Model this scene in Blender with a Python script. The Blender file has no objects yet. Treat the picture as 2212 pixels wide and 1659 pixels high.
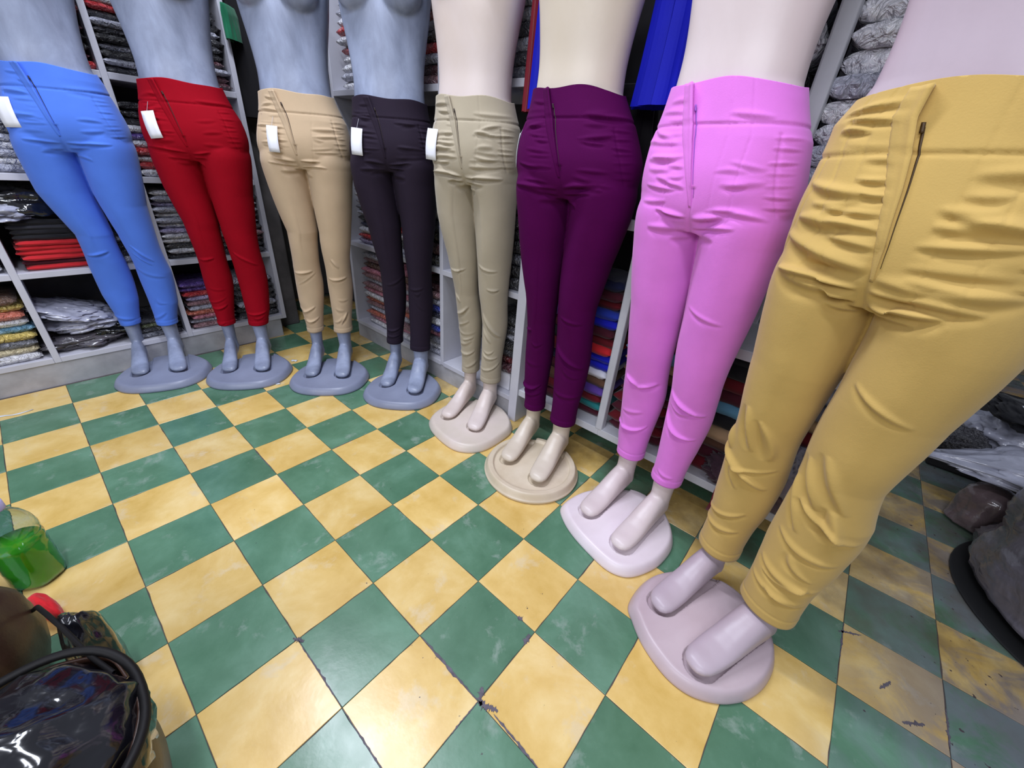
import bpy, bmesh, math, random
import numpy as np
from mathutils import Vector, Matrix, noise
from mathutils.bvhtree import BVHTree

random.seed(7)
np.random.seed(7)
sc = bpy.context.scene
COL = sc.collection
T = 0.2                                    # edge of one floor tile, metres

# ------------------------------------------------------------ camera
cam_d = bpy.data.cameras.new('camera')
cam = bpy.data.objects.new('camera', cam_d)
COL.objects.link(cam)
cam_d.sensor_fit = 'HORIZONTAL'
cam_d.sensor_width = 36.0
cam_d.lens = 36.0 * 861.64 / 2212.0
cam_d.clip_start = 0.02
cam_d.clip_end = 60
cr = Vector((0.75459226, 0.65158187, 0.07766324))
cd = Vector((0.36660199, -0.32045106, -0.87344954))
cf = Vector((-0.54423662, 0.68756976, -0.4806811))
cam.matrix_world = Matrix(((cr.x, -cd.x, -cf.x, 3.36210998 * T),
                           (cr.y, -cd.y, -cf.y, -1.62263622 * T),
                           (cr.z, -cd.z, -cf.z, 5.08278088 * T),
                           (0, 0, 0, 1)))
sc.camera = cam

# ------------------------------------------------------------ world and lamps
w = bpy.data.worlds.new('world')
sc.world = w
w.use_nodes = True
w.node_tree.nodes['Background'].inputs[0].default_value = (0.80, 0.86, 1.0, 1)
w.node_tree.nodes['Background'].inputs[1].default_value = 0.32

def area(name, loc, size, sizey, power, color, target=None):
    d = bpy.data.lights.new(name, 'AREA')
    d.shape = 'RECTANGLE'
    d.size, d.size_y = size, sizey
    d.energy = power
    d.color = color
    o = bpy.data.objects.new(name, d)
    COL.objects.link(o)
    o.location = loc
    if target is not None:
        o.rotation_euler = (Vector(target) - Vector(loc)).to_track_quat('-Z', 'Y').to_euler()
    return o

area('ceiling_tube_light', (-0.75, 0.10, 2.75), 1.2, 0.14, 38, (0.90, 0.95, 1.08))
area('ceiling_tube_light', (0.55, -0.55, 2.75), 1.2, 0.12, 25, (0.90, 0.95, 1.08))
area('front_fill_light', (0.7, -2.6, 2.1), 2.4, 1.0, 44, (0.93, 0.96, 1.06), (-0.4, 0.4, 0.6))  # added soft fill from the camera side, stands for no real lamp

vs = sc.view_settings
vs.view_transform = 'Standard'
vs.look = 'None'
vs.exposure = 0.16
vs.gamma = 1.0
vs.use_curve_mapping = False

# ------------------------------------------------------------ helpers
def lin(c):
    return tuple(((v / 255) / 12.92 if v / 255 <= 0.04045 else ((v / 255 + 0.055) / 1.055) ** 2.4) for v in c)

def tag(o, label=None, cat=None, group=None, kind=None):
    if label: o['label'] = label
    if cat: o['category'] = cat
    if group: o['group'] = group
    if kind: o['kind'] = kind
    return o

def link(name, me, mats=None, parent=None, loc=None, rot=None):
    o = bpy.data.objects.new(name, me)
    COL.objects.link(o)
    if me is not None and mats is not None:
        for m in (mats if isinstance(mats, (list, tuple)) else [mats]):
            me.materials.append(m)
    if parent is not None: o.parent = parent
    if loc is not None: o.location = loc
    if rot is not None: o.rotation_euler = rot
    return o

def empty(name, loc=(0, 0, 0), rz=0.0):
    o = bpy.data.objects.new(name, None)
    o.empty_display_size = 0.05
    COL.objects.link(o)
    o.location = loc
    o.rotation_euler = (0, 0, rz)
    return o

def mesh(name, vs_, fs, smooth=True):
    me = bpy.data.meshes.new(name)
    me.from_pydata([tuple(v) for v in vs_], [], fs)
    me.update()
    if smooth:
        me.polygons.foreach_set('use_smooth', [True] * len(me.polygons))
    return me

def box_mesh(name, x0, x1, y0, y1, z0, z1, bev=0.002):
    bm = bmesh.new()
    bmesh.ops.create_cube(bm, size=1)
    for v in bm.verts:
        v.co = Vector((x0 + (v.co.x + .5) * (x1 - x0), y0 + (v.co.y + .5) * (y1 - y0), z0 + (v.co.z + .5) * (z1 - z0)))
    if bev > 0:
        bmesh.ops.bevel(bm, geom=bm.edges[:], offset=bev, segments=2, affect='EDGES', profile=0.5)
    me = bpy.data.meshes.new(name)
    bm.to_mesh(me); bm.free()
    return me

def rings_mesh(rings, cap=True):
    n = len(rings[0]); V = []; F = []
    for r in rings: V += r
    for i in range(len(rings) - 1):
        for j in range(n):
            a = i * n + j; b = i * n + (j + 1) % n
            F.append((a, b, b + n, a + n))
    if cap:
        F.append(tuple(range(n))[::-1])
        F.append(tuple(range((len(rings) - 1) * n, len(rings) * n)))
    return V, F

def interp(tab, z):
    zs = [t[0] for t in tab]
    out = []
    for k in range(1, len(tab[0])):
        ys = [t[k] for t in tab]
        # Catmull-Rom style cubic through the table
        if z <= zs[0]: out.append(ys[0]); continue
        if z >= zs[-1]: out.append(ys[-1]); continue
        i = max(j for j in range(len(zs) - 1) if zs[j] <= z)
        h = zs[i + 1] - zs[i]; t = (z - zs[i]) / h
        m0 = (ys[i + 1] - ys[i - 1]) / (zs[i + 1] - zs[i - 1]) * h if i > 0 else ys[i + 1] - ys[i]
        m1 = (ys[i + 2] - ys[i]) / (zs[i + 2] - zs[i]) * h if i + 2 < len(zs) else ys[i + 1] - ys[i]
        t2, t3 = t * t, t * t * t
        out.append((2 * t3 - 3 * t2 + 1) * ys[i] + (t3 - 2 * t2 + t) * m0 + (-2 * t3 + 3 * t2) * ys[i + 1] + (t3 - t2) * m1)
    return out

def sell(cx, cy, z, rx, ry, n=2.0, N=48, rot=0):
    pts = []
    for k in range(N):
        a = 2 * math.pi * k / N
        c, s = math.cos(a), math.sin(a)
        pts.append((cx + rx * math.copysign(abs(c) ** (2 / n), c), cy + ry * math.copysign(abs(s) ** (2 / n), s), z))
    return pts

def remesh(VF_list, vox, smooth_iter):
    V = []; F = []
    for v, f in VF_list:
        o = len(V); V += list(v); F += [tuple(i + o for i in q) for q in f]
    me = mesh('tmp', V, F)
    ob = bpy.data.objects.new('tmp', me)
    COL.objects.link(ob)
    m = ob.modifiers.new('r', 'REMESH'); m.mode = 'VOXEL'; m.voxel_size = vox; m.use_smooth_shade = True
    if smooth_iter:
        s = ob.modifiers.new('s', 'SMOOTH'); s.factor = 0.5; s.iterations = smooth_iter
    dg = bpy.context.evaluated_depsgraph_get()
    out = bpy.data.meshes.new_from_object(ob.evaluated_get(dg))
    bpy.data.objects.remove(ob); bpy.data.meshes.remove(me)
    return out

def co_arr(me):
    a = np.empty(len(me.vertices) * 3); me.vertices.foreach_get('co', a); return a.reshape(-1, 3)
def set_co(me, a):
    me.vertices.foreach_set('co', a.ravel()); me.update()
def nrm_arr(me):
    a = np.empty(len(me.vertices) * 3); me.vertices.foreach_get('normal', a); return a.reshape(-1, 3)
def shade(me):
    me.polygons.foreach_set('use_smooth', [True] * len(me.polygons))

def sstep(a, b, x):
    t = np.clip((x - a) / (b - a), 0, 1); return t * t * (3 - 2 * t)

# ------------------------------------------------------------ materials
def new_mat(name):
    m = bpy.data.materials.new(name); m.use_nodes = True
    nt = m.node_tree; b = nt.nodes['Principled BSDF']
    return m, nt, b

def N(nt, t, **kw):
    n = nt.nodes.new(t)
    for k, v in kw.items(): setattr(n, k, v)
    return n

def ramp(nt, fac, stops):
    r = N(nt, 'ShaderNodeValToRGB')
    while len(r.color_ramp.elements) < len(stops): r.color_ramp.elements.new(0.5)
    for e, (p, c) in zip(r.color_ramp.elements, stops):
        e.position = p; e.color = (*c, 1) if len(c) == 3 else c
    nt.links.new(fac, r.inputs[0]); return r.outputs[0]

def noise_t(nt, vec, scale, detail=4, rough=0.55, dist=0):
    n = N(nt, 'ShaderNodeTexNoise')
    n.inputs['Scale'].default_value = scale; n.inputs['Detail'].default_value = detail
    n.inputs['Roughness'].default_value = rough; n.inputs['Distortion'].default_value = dist
    nt.links.new(vec, n.inputs['Vector']); return n.outputs['Fac']

def mixc(nt, fac, a, b, mode='MIX'):
    m = N(nt, 'ShaderNodeMix', data_type='RGBA', blend_type=mode)
    if isinstance(fac, (int, float)): m.inputs[0].default_value = fac
    else: nt.links.new(fac, m.inputs[0])
    for i, v in ((6, a), (7, b)):
        if isinstance(v, tuple): m.inputs[i].default_value = (*v, 1) if len(v) == 3 else v
        else: nt.links.new(v, m.inputs[i])
    return m.outputs[2]

def math_n(nt, op, a, b=None, clamp=False):
    m = N(nt, 'ShaderNodeMath', operation=op); m.use_clamp = clamp
    for i, v in ((0, a), (1, b)):
        if v is None: continue
        if isinstance(v, (int, float)): m.inputs[i].default_value = v
        else: nt.links.new(v, m.inputs[i])
    return m.outputs[0]

def bump(nt, b, h, strength, dist):
    n = N(nt, 'ShaderNodeBump'); n.inputs['Strength'].default_value = strength; n.inputs['Distance'].default_value = dist
    nt.links.new(h, n.inputs['Height']); nt.links.new(n.outputs[0], b.inputs['Normal'])

def m_plain(name, c, rough=0.6, metal=0.0, var=0.12, scale=14, bmp=0.0, bscale=60, spec=0.5, coat=0.0):
    m, nt, b = new_mat(name); c = lin(c)
    tc = N(nt, 'ShaderNodeTexCoord').outputs['Object']
    f = noise_t(nt, tc, scale, 5)
    nt.links.new(ramp(nt, f, [(0.3, tuple(v * (1 - var) for v in c)), (0.7, tuple(min(1, v * (1 + var)) for v in c))]), b.inputs['Base Color'])
    b.inputs['Roughness'].default_value = rough; b.inputs['Metallic'].default_value = metal
    b.inputs['Specular IOR Level'].default_value = spec
    if coat: b.inputs['Coat Weight'].default_value = coat; b.inputs['Coat Roughness'].default_value = 0.12
    if bmp: bump(nt, b, noise_t(nt, tc, bscale, 4), bmp, 0.004)
    return m

def m_fabric(name, c, rough=0.85, var=0.06, sheen=0.15, spec=0.25):
    m, nt, b = new_mat(name); c = lin(c)
    tc = N(nt, 'ShaderNodeTexCoord').outputs['Object']
    f = noise_t(nt, tc, 9, 4)
    nt.links.new(ramp(nt, f, [(0.3, tuple(v * (1 - var) for v in c)), (0.7, tuple(min(1, v * (1 + var)) for v in c))]), b.inputs['Base Color'])
    b.inputs['Roughness'].default_value = rough
    b.inputs['Specular IOR Level'].default_value = spec
    b.inputs['Sheen Weight'].default_value = sheen; b.inputs['Sheen Roughness'].default_value = 0.5
    h = noise_t(nt, tc, 420, 2)
    bump(nt, b, h, 0.12, 0.002)
    return m

def m_skin(name, c, c2, scale=7):
    m, nt, b = new_mat(name); c = lin(c); c2 = lin(c2)
    tc = N(nt, 'ShaderNodeTexCoord').outputs['Object']
    mp = N(nt, 'ShaderNodeMapping'); mp.inputs['Scale'].default_value = (1, 1, 0.5); nt.links.new(tc, mp.inputs[0])
    f = noise_t(nt, mp.outputs[0], scale, 7, 0.6, 0.4)
    nt.links.new(ramp(nt, f, [(0.32, c2), (0.62, c)]), b.inputs['Base Color'])
    b.inputs['Roughness'].default_value = 0.36
    b.inputs['Specular IOR Level'].default_value = 0.45
    bump(nt, b, noise_t(nt, tc, 160, 3), 0.05, 0.002)
    return m

def m_plastic(name, c, clear=0.55):
    """cloth folded inside a thin clear bag: coloured below, crinkled gloss above"""
    m, nt, b = new_mat(name); c = lin(c)
    oi = N(nt, 'ShaderNodeObjectInfo')
    tc = N(nt, 'ShaderNodeTexCoord').outputs['Object']
    ad = N(nt, 'ShaderNodeVectorMath', operation='ADD'); nt.links.new(tc, ad.inputs[0])
    cmb = N(nt, 'ShaderNodeCombineXYZ'); k = math_n(nt, 'MULTIPLY', oi.outputs['Random'], 7.0)
    for i in range(3): nt.links.new(k, cmb.inputs[i])
    nt.links.new(cmb.outputs[0], ad.inputs[1])
    f = noise_t(nt, ad.outputs[0], 22, 4, 0.6, 1.0)
    hi = tuple(min(1, v * 1.25 + 0.05 * clear) for v in c)
    nt.links.new(ramp(nt, f, [(0.4, tuple(v * 0.92 for v in c)), (0.68, hi)]), b.inputs['Base Color'])
    b.inputs['Roughness'].default_value = 0.5
    b.inputs['Coat Weight'].default_value = 1.0; b.inputs['Coat Roughness'].default_value = 0.16; b.inputs['Coat IOR'].default_value = 1.7
    h = noise_t(nt, ad.outputs[0], 48, 3, 0.5, 1.4)
    bump(nt, b, h, 1.0, 0.03)
    cb = nt.nodes[-1] if False else b.inputs['Normal'].links[0].from_node
    nt.links.new(cb.outputs[0], b.inputs['Coat Normal'])
    return m

_mc = {}
def PL(c):
    if ('p', c) not in _mc: _mc[('p', c)] = m_plastic('bagged_cloth_%d_%d_%d' % c, c)
    return _mc[('p', c)]
def FA(c):
    if ('f', c) not in _mc: _mc[('f', c)] = m_fabric('cloth_%d_%d_%d' % c, c, var=0.15)
    return _mc[('f', c)]

# ------------------------------------------------------------ floor
def m_tile(name, c, c2, c3, checker=False):
    m, nt, b = new_mat(name)
    geo = N(nt, 'ShaderNodeNewGeometry').outputs['Position']
    oi = N(nt, 'ShaderNodeObjectInfo').outputs['Random']
    tc = N(nt, 'ShaderNodeTexCoord').outputs['Object']
    k = math_n(nt, 'MULTIPLY', oi, 30.0)
    cmb = N(nt, 'ShaderNodeCombineXYZ'); nt.links.new(k, cmb.inputs[0]); nt.links.new(k, cmb.inputs[1])
    ad = N(nt, 'ShaderNodeVectorMath', operation='ADD'); nt.links.new(tc, ad.inputs[0]); nt.links.new(cmb.outputs[0], ad.inputs[1])
    P = ad.outputs[0]
    if checker:
        ch = N(nt, 'ShaderNodeTexChecker'); ch.inputs['Scale'].default_value = 1 / T
        ch.inputs[1].default_value = (*lin(c), 1); ch.inputs[2].default_value = (*lin((66, 104, 82)), 1)
        ad2 = N(nt, 'ShaderNodeVectorMath', operation='ADD'); nt.links.new(geo, ad2.inputs[0]); ad2.inputs[1].default_value = (0, 0, 0.05)
        nt.links.new(ad2.outputs[0], ch.inputs[0]); col = ch.outputs[0]
    else:
        col = ramp(nt, noise_t(nt, P, 6, 7, 0.62, 0.3), [(0.33, lin(c2)), (0.5, lin(c)), (0.68, lin(c3))])
        br = math_n(nt, 'ADD', math_n(nt, 'MULTIPLY', oi, 0.16), 0.92)
        hs = N(nt, 'ShaderNodeHueSaturation'); nt.links.new(br, hs.inputs['Value']); nt.links.new(col, hs.inputs['Color']); col = hs.outputs[0]
    # pale scuffs
    sc1 = ramp(nt, noise_t(nt, P, 9, 8, 0.66, 0.25), [(0.57, (0, 0, 0)), (0.66, (1, 1, 1))])
    sc1 = math_n(nt, 'MULTIPLY', sc1, 0.5)
    pale = tuple(v * 0.55 + 0.25 for v in lin(c3))
    col = mixc(nt, sc1, col, pale)
    # worn, greyed tiles in the walkway beyond the last mannequin (x > 0.9)
    sx = N(nt, 'ShaderNodeSeparateXYZ'); nt.links.new(geo, sx.inputs[0])
    g = math_n(nt, 'MULTIPLY', math_n(nt, 'SUBTRACT', sx.outputs[0], 0.92), 3.0, True)
    gy = math_n(nt, 'MULTIPLY', math_n(nt, 'ADD', sx.outputs[1], 0.05), 2.2, True)
    g = math_n(nt, 'MULTIPLY', g, gy)
    wn = ramp(nt, noise_t(nt, geo, 7, 7, 0.62, 0.8), [(0.38, (0, 0, 0)), (0.54, (1, 1, 1))])
    wear = math_n(nt, 'MULTIPLY', math_n(nt, 'MULTIPLY', g, wn), 0.72)
    col = mixc(nt, wear, col, lin((122, 124, 138)))
    # small dark pits; more of them on the worn tiles
    pit = noise_t(nt, P, 55, 3, 0.5)
    thr = math_n(nt, 'ADD', math_n(nt, 'MULTIPLY', g, -0.07), 0.742)
    pm = math_n(nt, 'MULTIPLY', math_n(nt, 'SUBTRACT', pit, thr), 30.0, True)
    col = mixc(nt, pm, col, lin((70, 60, 66)))
    # patchy brown darkening as y grows, towards the right-hand shelves
    dm = math_n(nt, 'MULTIPLY', math_n(nt, 'SUBTRACT', sx.outputs[1], 0.66), 5.0, True)
    dn = ramp(nt, noise_t(nt, geo, 9, 5), [(0.35, (0, 0, 0)), (0.65, (1, 1, 1))])
    col = mixc(nt, math_n(nt, 'MULTIPLY', math_n(nt, 'MULTIPLY', dm, dn), 0.55), col, lin((88, 72, 58)))
    nt.links.new(col, b.inputs['Base Color'])
    r = noise_t(nt, geo, 7, 5)
    nt.links.new(ramp(nt, r, [(0.3, (0.20,) * 3), (0.7, (0.31,) * 3)]), b.inputs['Roughness'])
    b.inputs['Specular IOR Level'].default_value = 0.5
    bump(nt, b, noise_t(nt, P, 30, 5), 0.10, 0.003)
    return m

M_Y = m_tile('ochre_cement_tile', (220, 187, 114), (206, 170, 92), (232, 206, 144))
M_G = m_tile('green_cement_tile', (86, 126, 100), (74, 114, 88), (102, 142, 118))
M_FAR = m_tile('tile_floor_beyond', (196, 158, 84), (0, 0, 0), (200, 170, 110), True)
M_JOINT = m_plain('dark_mortar', (84, 74, 72), 0.9)

floor = tag(link('floor', box_mesh('floor', -2.8, 3.6, -3.0, 5.0, -0.05, -0.0045, 0), M_FAR), kind='structure')
mort = link('mortar', box_mesh('mortar', -2.2, 1.8, -1.0, 2.2, -0.0048, -0.0018, 0), M_JOINT, floor)

def tile_mesh(seed):
    rnd = random.Random(seed)
    g = 0.0007; h = T / 2 - g
    # outline with small irregularities along the worn edges
    pts = []
    cs = [(-h, -h), (h, -h), (h, h), (-h, h)]
    for i in range(4):
        a = Vector(cs[i]); b = Vector(cs[(i + 1) % 4]); n = Vector(((a - b).y, (b - a).x)).normalized()
        K = 7
        for k in range(K):
            p = a.lerp(b, k / K)
            if k > 0 and rnd.random() < 0.35: p = p + n * rnd.uniform(0, 0.0016)
            pts.append(p)
    n = len(pts)
    V = [(p.x, p.y, -0.006) for p in pts] + [(p.x, p.y, -0.0006) for p in pts] + [(p.x * 0.9925, p.y * 0.9925, 0) for p in pts]
    F = []
    for k in range(n):
        j = (k + 1) % n
        F += [(k, j, n + j, n + k), (n + k, n + j, 2 * n + j, 2 * n + k)]
    F.append(tuple(range(2 * n, 3 * n)))
    return mesh('floor_tile', V, F, False)

TY = [tile_mesh(i) for i in range(5)]; TG = [tile_mesh(50 + i) for i in range(5)]
for t in TY: t.materials.append(M_Y)
for t in TG: t.materials.append(M_G)
rt = random.Random(3)
for iu in range(-11, 9):
    for iv in range(-5, 11):
        if iu < -9 and iv < 2: continue
        if iv > 5 and iu < 3: continue
        if iu > 4 and iv < -1: continue
        me = rt.choice(TY if (iu + iv) % 2 == 0 else TG)
        o = bpy.data.objects.new('tile', me); COL.objects.link(o); o.parent = floor
        o.location = ((iu + .5) * T, (iv + .5) * T, rt.uniform(-0.0003, 0.0003))
        o.rotation_euler = (rt.uniform(-.0008, .0008), rt.uniform(-.0008, .0008), rt.choice([0, 1, 2, 3]) * math.pi / 2)

# broken joints: the mortar showing through where tile edges have crumbled
M_CHIP = m_plain('crumbled_mortar', (96, 90, 100), 0.85, var=0.35, scale=60, bmp=0.6)
def chip(p0, p1, wid, seed, n=26):
    rnd = random.Random(seed); a = Vector((p0[0] * T, p0[1] * T)); b = Vector((p1[0] * T, p1[1] * T))
    d = (b - a); nn = Vector((-d.y, d.x)).normalized(); L = []; R = []
    for k in range(n + 1):
        s = k / n; e = math.sin(math.pi * min(1, max(0, s))) ** .4
        p = a + d * s
        L.append(p + nn * (wid * e * (0.15 + abs(noise.noise(Vector((s * 9, seed, 0)))) * 1.6 + rnd.random() ** 3 * 0.9)))
        R.append(p - nn * (wid * e * (0.15 + abs(noise.noise(Vector((s * 9, seed, 5)))) * 1.6 + rnd.random() ** 3 * 0.9)))
    V = [(p.x, p.y, 0.0009) for p in L] + [(p.x, p.y, 0.0009) for p in R]
    V += [(p.x, p.y, -0.003) for p in L] + [(p.x, p.y, -0.003) for p in R]
    m = n + 1; F = []
    for k in range(n):
        F.append((k, m + k, m + k + 1, k + 1))
        F.append((k, k + 1, 2 * m + k + 1, 2 * m + k)); F.append((m + k + 1, m + k, 3 * m + k, 3 * m + k + 1))
    return link('crumbled_joint', mesh('crumbled_joint', V, F, False), M_CHIP, floor)
for i, (a, b, wd) in enumerate([((1.03, 0), (2, 0), .0035), ((1.93, .12), (2.05, -.02), .009), ((2, -.01), (2.22, .08), .007), ((2.2, .03), (2.9, .0), .0028), ((1.72, 1.0), (1.8, 1.0), .006), ((1.97, .93), (2.0, .78), .007),
                              ((0, -1), (1, -1), .0022), ((-.05, -1.03), (.08, -.97), .006), ((1, -1), (2, -1), .0022), ((-3.9, -.02), (-3.1, 0), .0016),
                              ((-3, 1.0), (-3, 1.45), .0018), ((-2.95, 0), (-2.1, 0), .0018), ((4.0, 4.0), (4.0, 4.7), .003), ((5, 3.4), (5, 4), .0025), ((4.95, 3.8), (5.2, 3.95), .004), ((6, 3.1), (6, 3.6), .003),
                              ((5.6, 3.05), (5.8, 3.2), .006), ((5.4, 3.3), (5.5, 3.5), .004), ((2, 0), (2, -.5), .002)]):
    chip(a, b, wd, i)

# ------------------------------------------------------------ shelving
M_SHELF = m_plain('white_painted_shelf', (196, 196, 206), 0.5, var=0.08, scale=5, bmp=0.08)
M_SHELFD = m_plain('shade_dark_shelf_back', (58, 56, 58), 0.8, var=0.2)  # white-grey panels in shadow: interior shade is put into this dark colour
M_CONC = m_plain('painted_concrete_plinth', (165, 164, 168), 0.75, var=0.22, scale=9, bmp=0.25, bscale=40)
M_WALL = m_plain('dim_plaster', (92, 90, 92), 0.9, var=0.2, scale=4, bmp=0.2)
M_COLUMN = m_plain('rough_concrete', (88, 84, 84), 0.9, var=0.35, scale=7, bmp=0.6, bscale=25)

XL = -1.805           # front plane of the left-hand shelving
YR = 0.88             # front plane of the right-hand shelving
D = 0.32
LDIV = [-4.3, -1.93, 0.47, 2.80]
LZ = [0.13, 0.49, 0.845, 1.21, 1.58]
RDIV0 = [-7.7, -3.75, -1.3]
RZ0 = [0.11, 0.575, 1.26, 1.75]

tag(link('wall_left', box_mesh('wall_left', XL - D - .12, XL - D - .02, -3.0, 0.62, 0, 2.3, 0), M_WALL), kind='structure')
tag(link('wall_corner', box_mesh('wall_corner', -2.55, -2.45, 0.4, 1.5, 0, 2.3, 0), M_WALL), kind='structure')
tag(link('wall_back', box_mesh('wall_back', -2.5, .84, YR + D + .02, YR + D + .12, 0, 2.3, 0), M_WALL), kind='structure')
tag(link('wall_far', box_mesh('wall_far', 0.8, 3.6, 4.3, 4.4, 0, 2.3, 0), M_WALL), kind='structure')
tag(link('trim_1', box_mesh('trim_1', XL - D, XL - .004, -3.0, 0.54, -.004, 0.115, .006), M_CONC), kind='structure')
tag(link('trim_2', box_mesh('trim_2', -7.75 * T, -1.33 * T, YR + .004, YR + D, -.004, 0.088, .006), M_CONC), kind='structure')
colm = box_mesh('column', -2.3, -1.95, 0.57, 0.70, -.004, 2.3, .01)
tag(link('concrete_column', colm, M_COLUMN), 'rough grey concrete column in the corner behind the tan trousers', 'column')

sl = empty('shelf_unit', (XL, -0.15, 0.115))
tag(sl, 'white painted shelving along the left wall, on a concrete plinth', 'shelf')
def part(name, me, mat, par):
    o = link(name, me, mat, par); o.location = -Vector(par.location); return o
for i, v in enumerate(LDIV):
    y = v * T; tt = 0.011
    part('divider', box_mesh('divider', XL - D, XL, y - tt, y + tt, .1055, 1.95, .002), M_SHELF, sl)
    if i < 3:
        y2 = LDIV[i + 1] * T
        for z in LZ:
            part('shelf_board', box_mesh('shelf_board', XL - D, XL + .001, y + tt, y2 - tt, z - .024, z, .002), M_SHELF, sl)
part('back_panel', box_mesh('back_panel', XL - D - .01, XL - D, LDIV[0] * T, LDIV[-1] * T, .1, 1.95, 0), M_SHELFD, sl)

sr = empty('shelf_unit', (-4.5 * T, YR, 0.088))
tag(sr, 'white shelving with closed plinth behind the black and beige trousers', 'shelf')
for i, u in enumerate(RDIV0):
    x = u * T; tt = 0.011 if i < 2 else 0.022
    part('divider', box_mesh('divider', x - tt, x + tt, YR - (.012 if i == 2 else 0), YR + D, .09 if i < 2 else -.0, 1.95, .002), M_SHELF, sr)
    if i < 2:
        x2 = RDIV0[i + 1] * T
        for z in RZ0:
            part('shelf_board', box_mesh('shelf_board', x + tt, x2 - (.011 if i == 0 else .022), YR - .001, YR + D, z - .024, z, .002), M_SHELF, sr)
part('back_panel', box_mesh('back_panel', -7.7 * T, -1.3 * T, YR + D, YR + D + .01, .1, 1.95, 0), M_SHELFD, sr)

s3 = empty('shelf_unit', (1.8 * T, YR, 0.0))
tag(s3, 'grey painted rack raised off the floor behind the purple and pink trousers', 'shelf')
M_RACK = m_plain('grey_painted_rack', (198, 200, 206), 0.5, var=0.12, scale=6)
RDIV1 = [-1.2, 0.78, 2.38, 4.05]
for i, u in enumerate(RDIV1):
    x = u * T; tt = 0.014 if i != 2 else 0.018
    if i: part('post', box_mesh('post', x - tt, x + tt, YR - .004, YR + .03, .16, 1.95, .005), M_RACK, s3)
    if i: part('post', box_mesh('post', x - tt, x + tt, YR + D - .03, YR + D, 0, 1.95, .003), M_RACK, s3)
    if i < 3:
        x2 = RDIV1[i + 1] * T
        for z in (0.165, 0.90) if i < 2 else (0.165, 0.62, 1.02):
            part('shelf_board', box_mesh('shelf_board', x, x2, YR - .002, YR + D, z - .03, z, .002), M_RACK, s3)
part('back_panel', box_mesh('back_panel', -1.2 * T, 4.05 * T, YR + D, YR + D + .01, .12, 1.95, 0), m_plain('shade_dark_backing', (26, 22, 26), .9), s3)  # near-black colour carries the shade inside the rack

# ------------------------------------------------------------ folded garments
def packet_mesh(seed, rows=1):
    """a folded garment: soft slab with a rounded folded front edge and uneven faces (unit: 0.22 wide, 0.24 deep, 0.026 high)"""
    rnd = random.Random(seed); W, Dp, H = 0.21, 0.24, 0.026
    nx, ny = 14, 8
    def prof(s):          # outline of a cross-section going front to back (rounded front)
        return s
    V = []; F = []
    off = Vector((seed * 3.1, 0, 0))
    top = {}; bot = {}
    for i in range(nx + 1):
        for j in range(ny + 1):
            x = (i / nx - .5) * W; y = (j / ny) ** 1.6 * Dp
            ex = min(1, min(i, nx - i) / 1.6) ** .5; ey = min(1, (j + .0) / 1.0) ** .5
            e = max(0.12, ex * max(.12, ey))
            nz = noise.noise(Vector((x * 26, y * 18, seed)) + off) * 0.004 + noise.noise(Vector((x * 70, y * 40, seed + 9))) * 0.0018
            jit = noise.noise(Vector((x * 30, seed * 2.0, 3))) * .006 if j == 0 else 0
            jx = noise.noise(Vector((y * 30, seed * 2.0, 8))) * .005 if i in (0, nx) else 0
            V.append((x + jx, y + jit, H / 2 + (H / 2) * e + nz * e)); top[i, j] = len(V) - 1
            nz2 = noise.noise(Vector((x * 26, y * 18, seed + 40)) + off) * 0.003
            V.append((x + jx, y + jit, H / 2 - (H / 2) * e + nz2 * e)); bot[i, j] = len(V) - 1
    for i in range(nx):
        for j in range(ny):
            F.append((top[i, j], top[i + 1, j], top[i + 1, j + 1], top[i, j + 1]))
            F.append((bot[i, j], bot[i, j + 1], bot[i + 1, j + 1], bot[i + 1, j]))
    for i in range(nx):
        F.append((bot[i, 0], bot[i + 1, 0], top[i + 1, 0], top[i, 0]))
        F.append((bot[i + 1, ny], bot[i, ny], top[i, ny], top[i + 1, ny]))
    for j in range(ny):
        F.append((bot[0, j + 1], bot[0, j], top[0, j], top[0, j + 1]))
        F.append((bot[nx, j], bot[nx, j + 1], top[nx, j + 1], top[nx, j]))
    return mesh('folded_garment', V, F)

PK = {}
def packet(seed, mat):
    k = (seed % 6, mat.name)
    if k not in PK:
        me = packet_mesh(seed % 6); me.materials.append(mat); PK[k] = me
    return PK[k]

CN = {'black': (26, 25, 30), 'silver': (180, 182, 198), 'white': (226, 226, 236), 'red': (196, 34, 42), 'dark red': (98, 14, 26), 'maroon': (74, 20, 36), 'grey': (110, 112, 124),
      'charcoal': (52, 52, 60), 'cream': (222, 208, 170), 'yellow': (214, 188, 96), 'blue': (38, 60, 170), 'royal blue': (24, 30, 190), 'pale blue': (96, 150, 182), 'purple': (92, 62, 150),
      'pink': (196, 120, 140), 'dusty pink': (158, 116, 122), 'brown': (96, 66, 50), 'teal': (36, 120, 122), 'tan': (176, 146, 112), 'navy': (28, 34, 70), 'lilac': (176, 166, 206), 'olive': (86, 92, 60), 'coral': (206, 108, 86)}
ORD = ['bottom one', 'second from the bottom', 'third from the bottom', 'fourth from the bottom', 'fifth from the bottom', 'sixth from the bottom', 'seventh from the bottom', 'eighth from the bottom',
       'ninth from the bottom', 'tenth from the bottom', 'eleventh from the bottom', 'twelfth from the bottom', 'thirteenth from the bottom', 'fourteenth from the bottom', 'fifteenth from the bottom', 'sixteenth from the bottom']
rs = random.Random(11)
npk = 0
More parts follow.
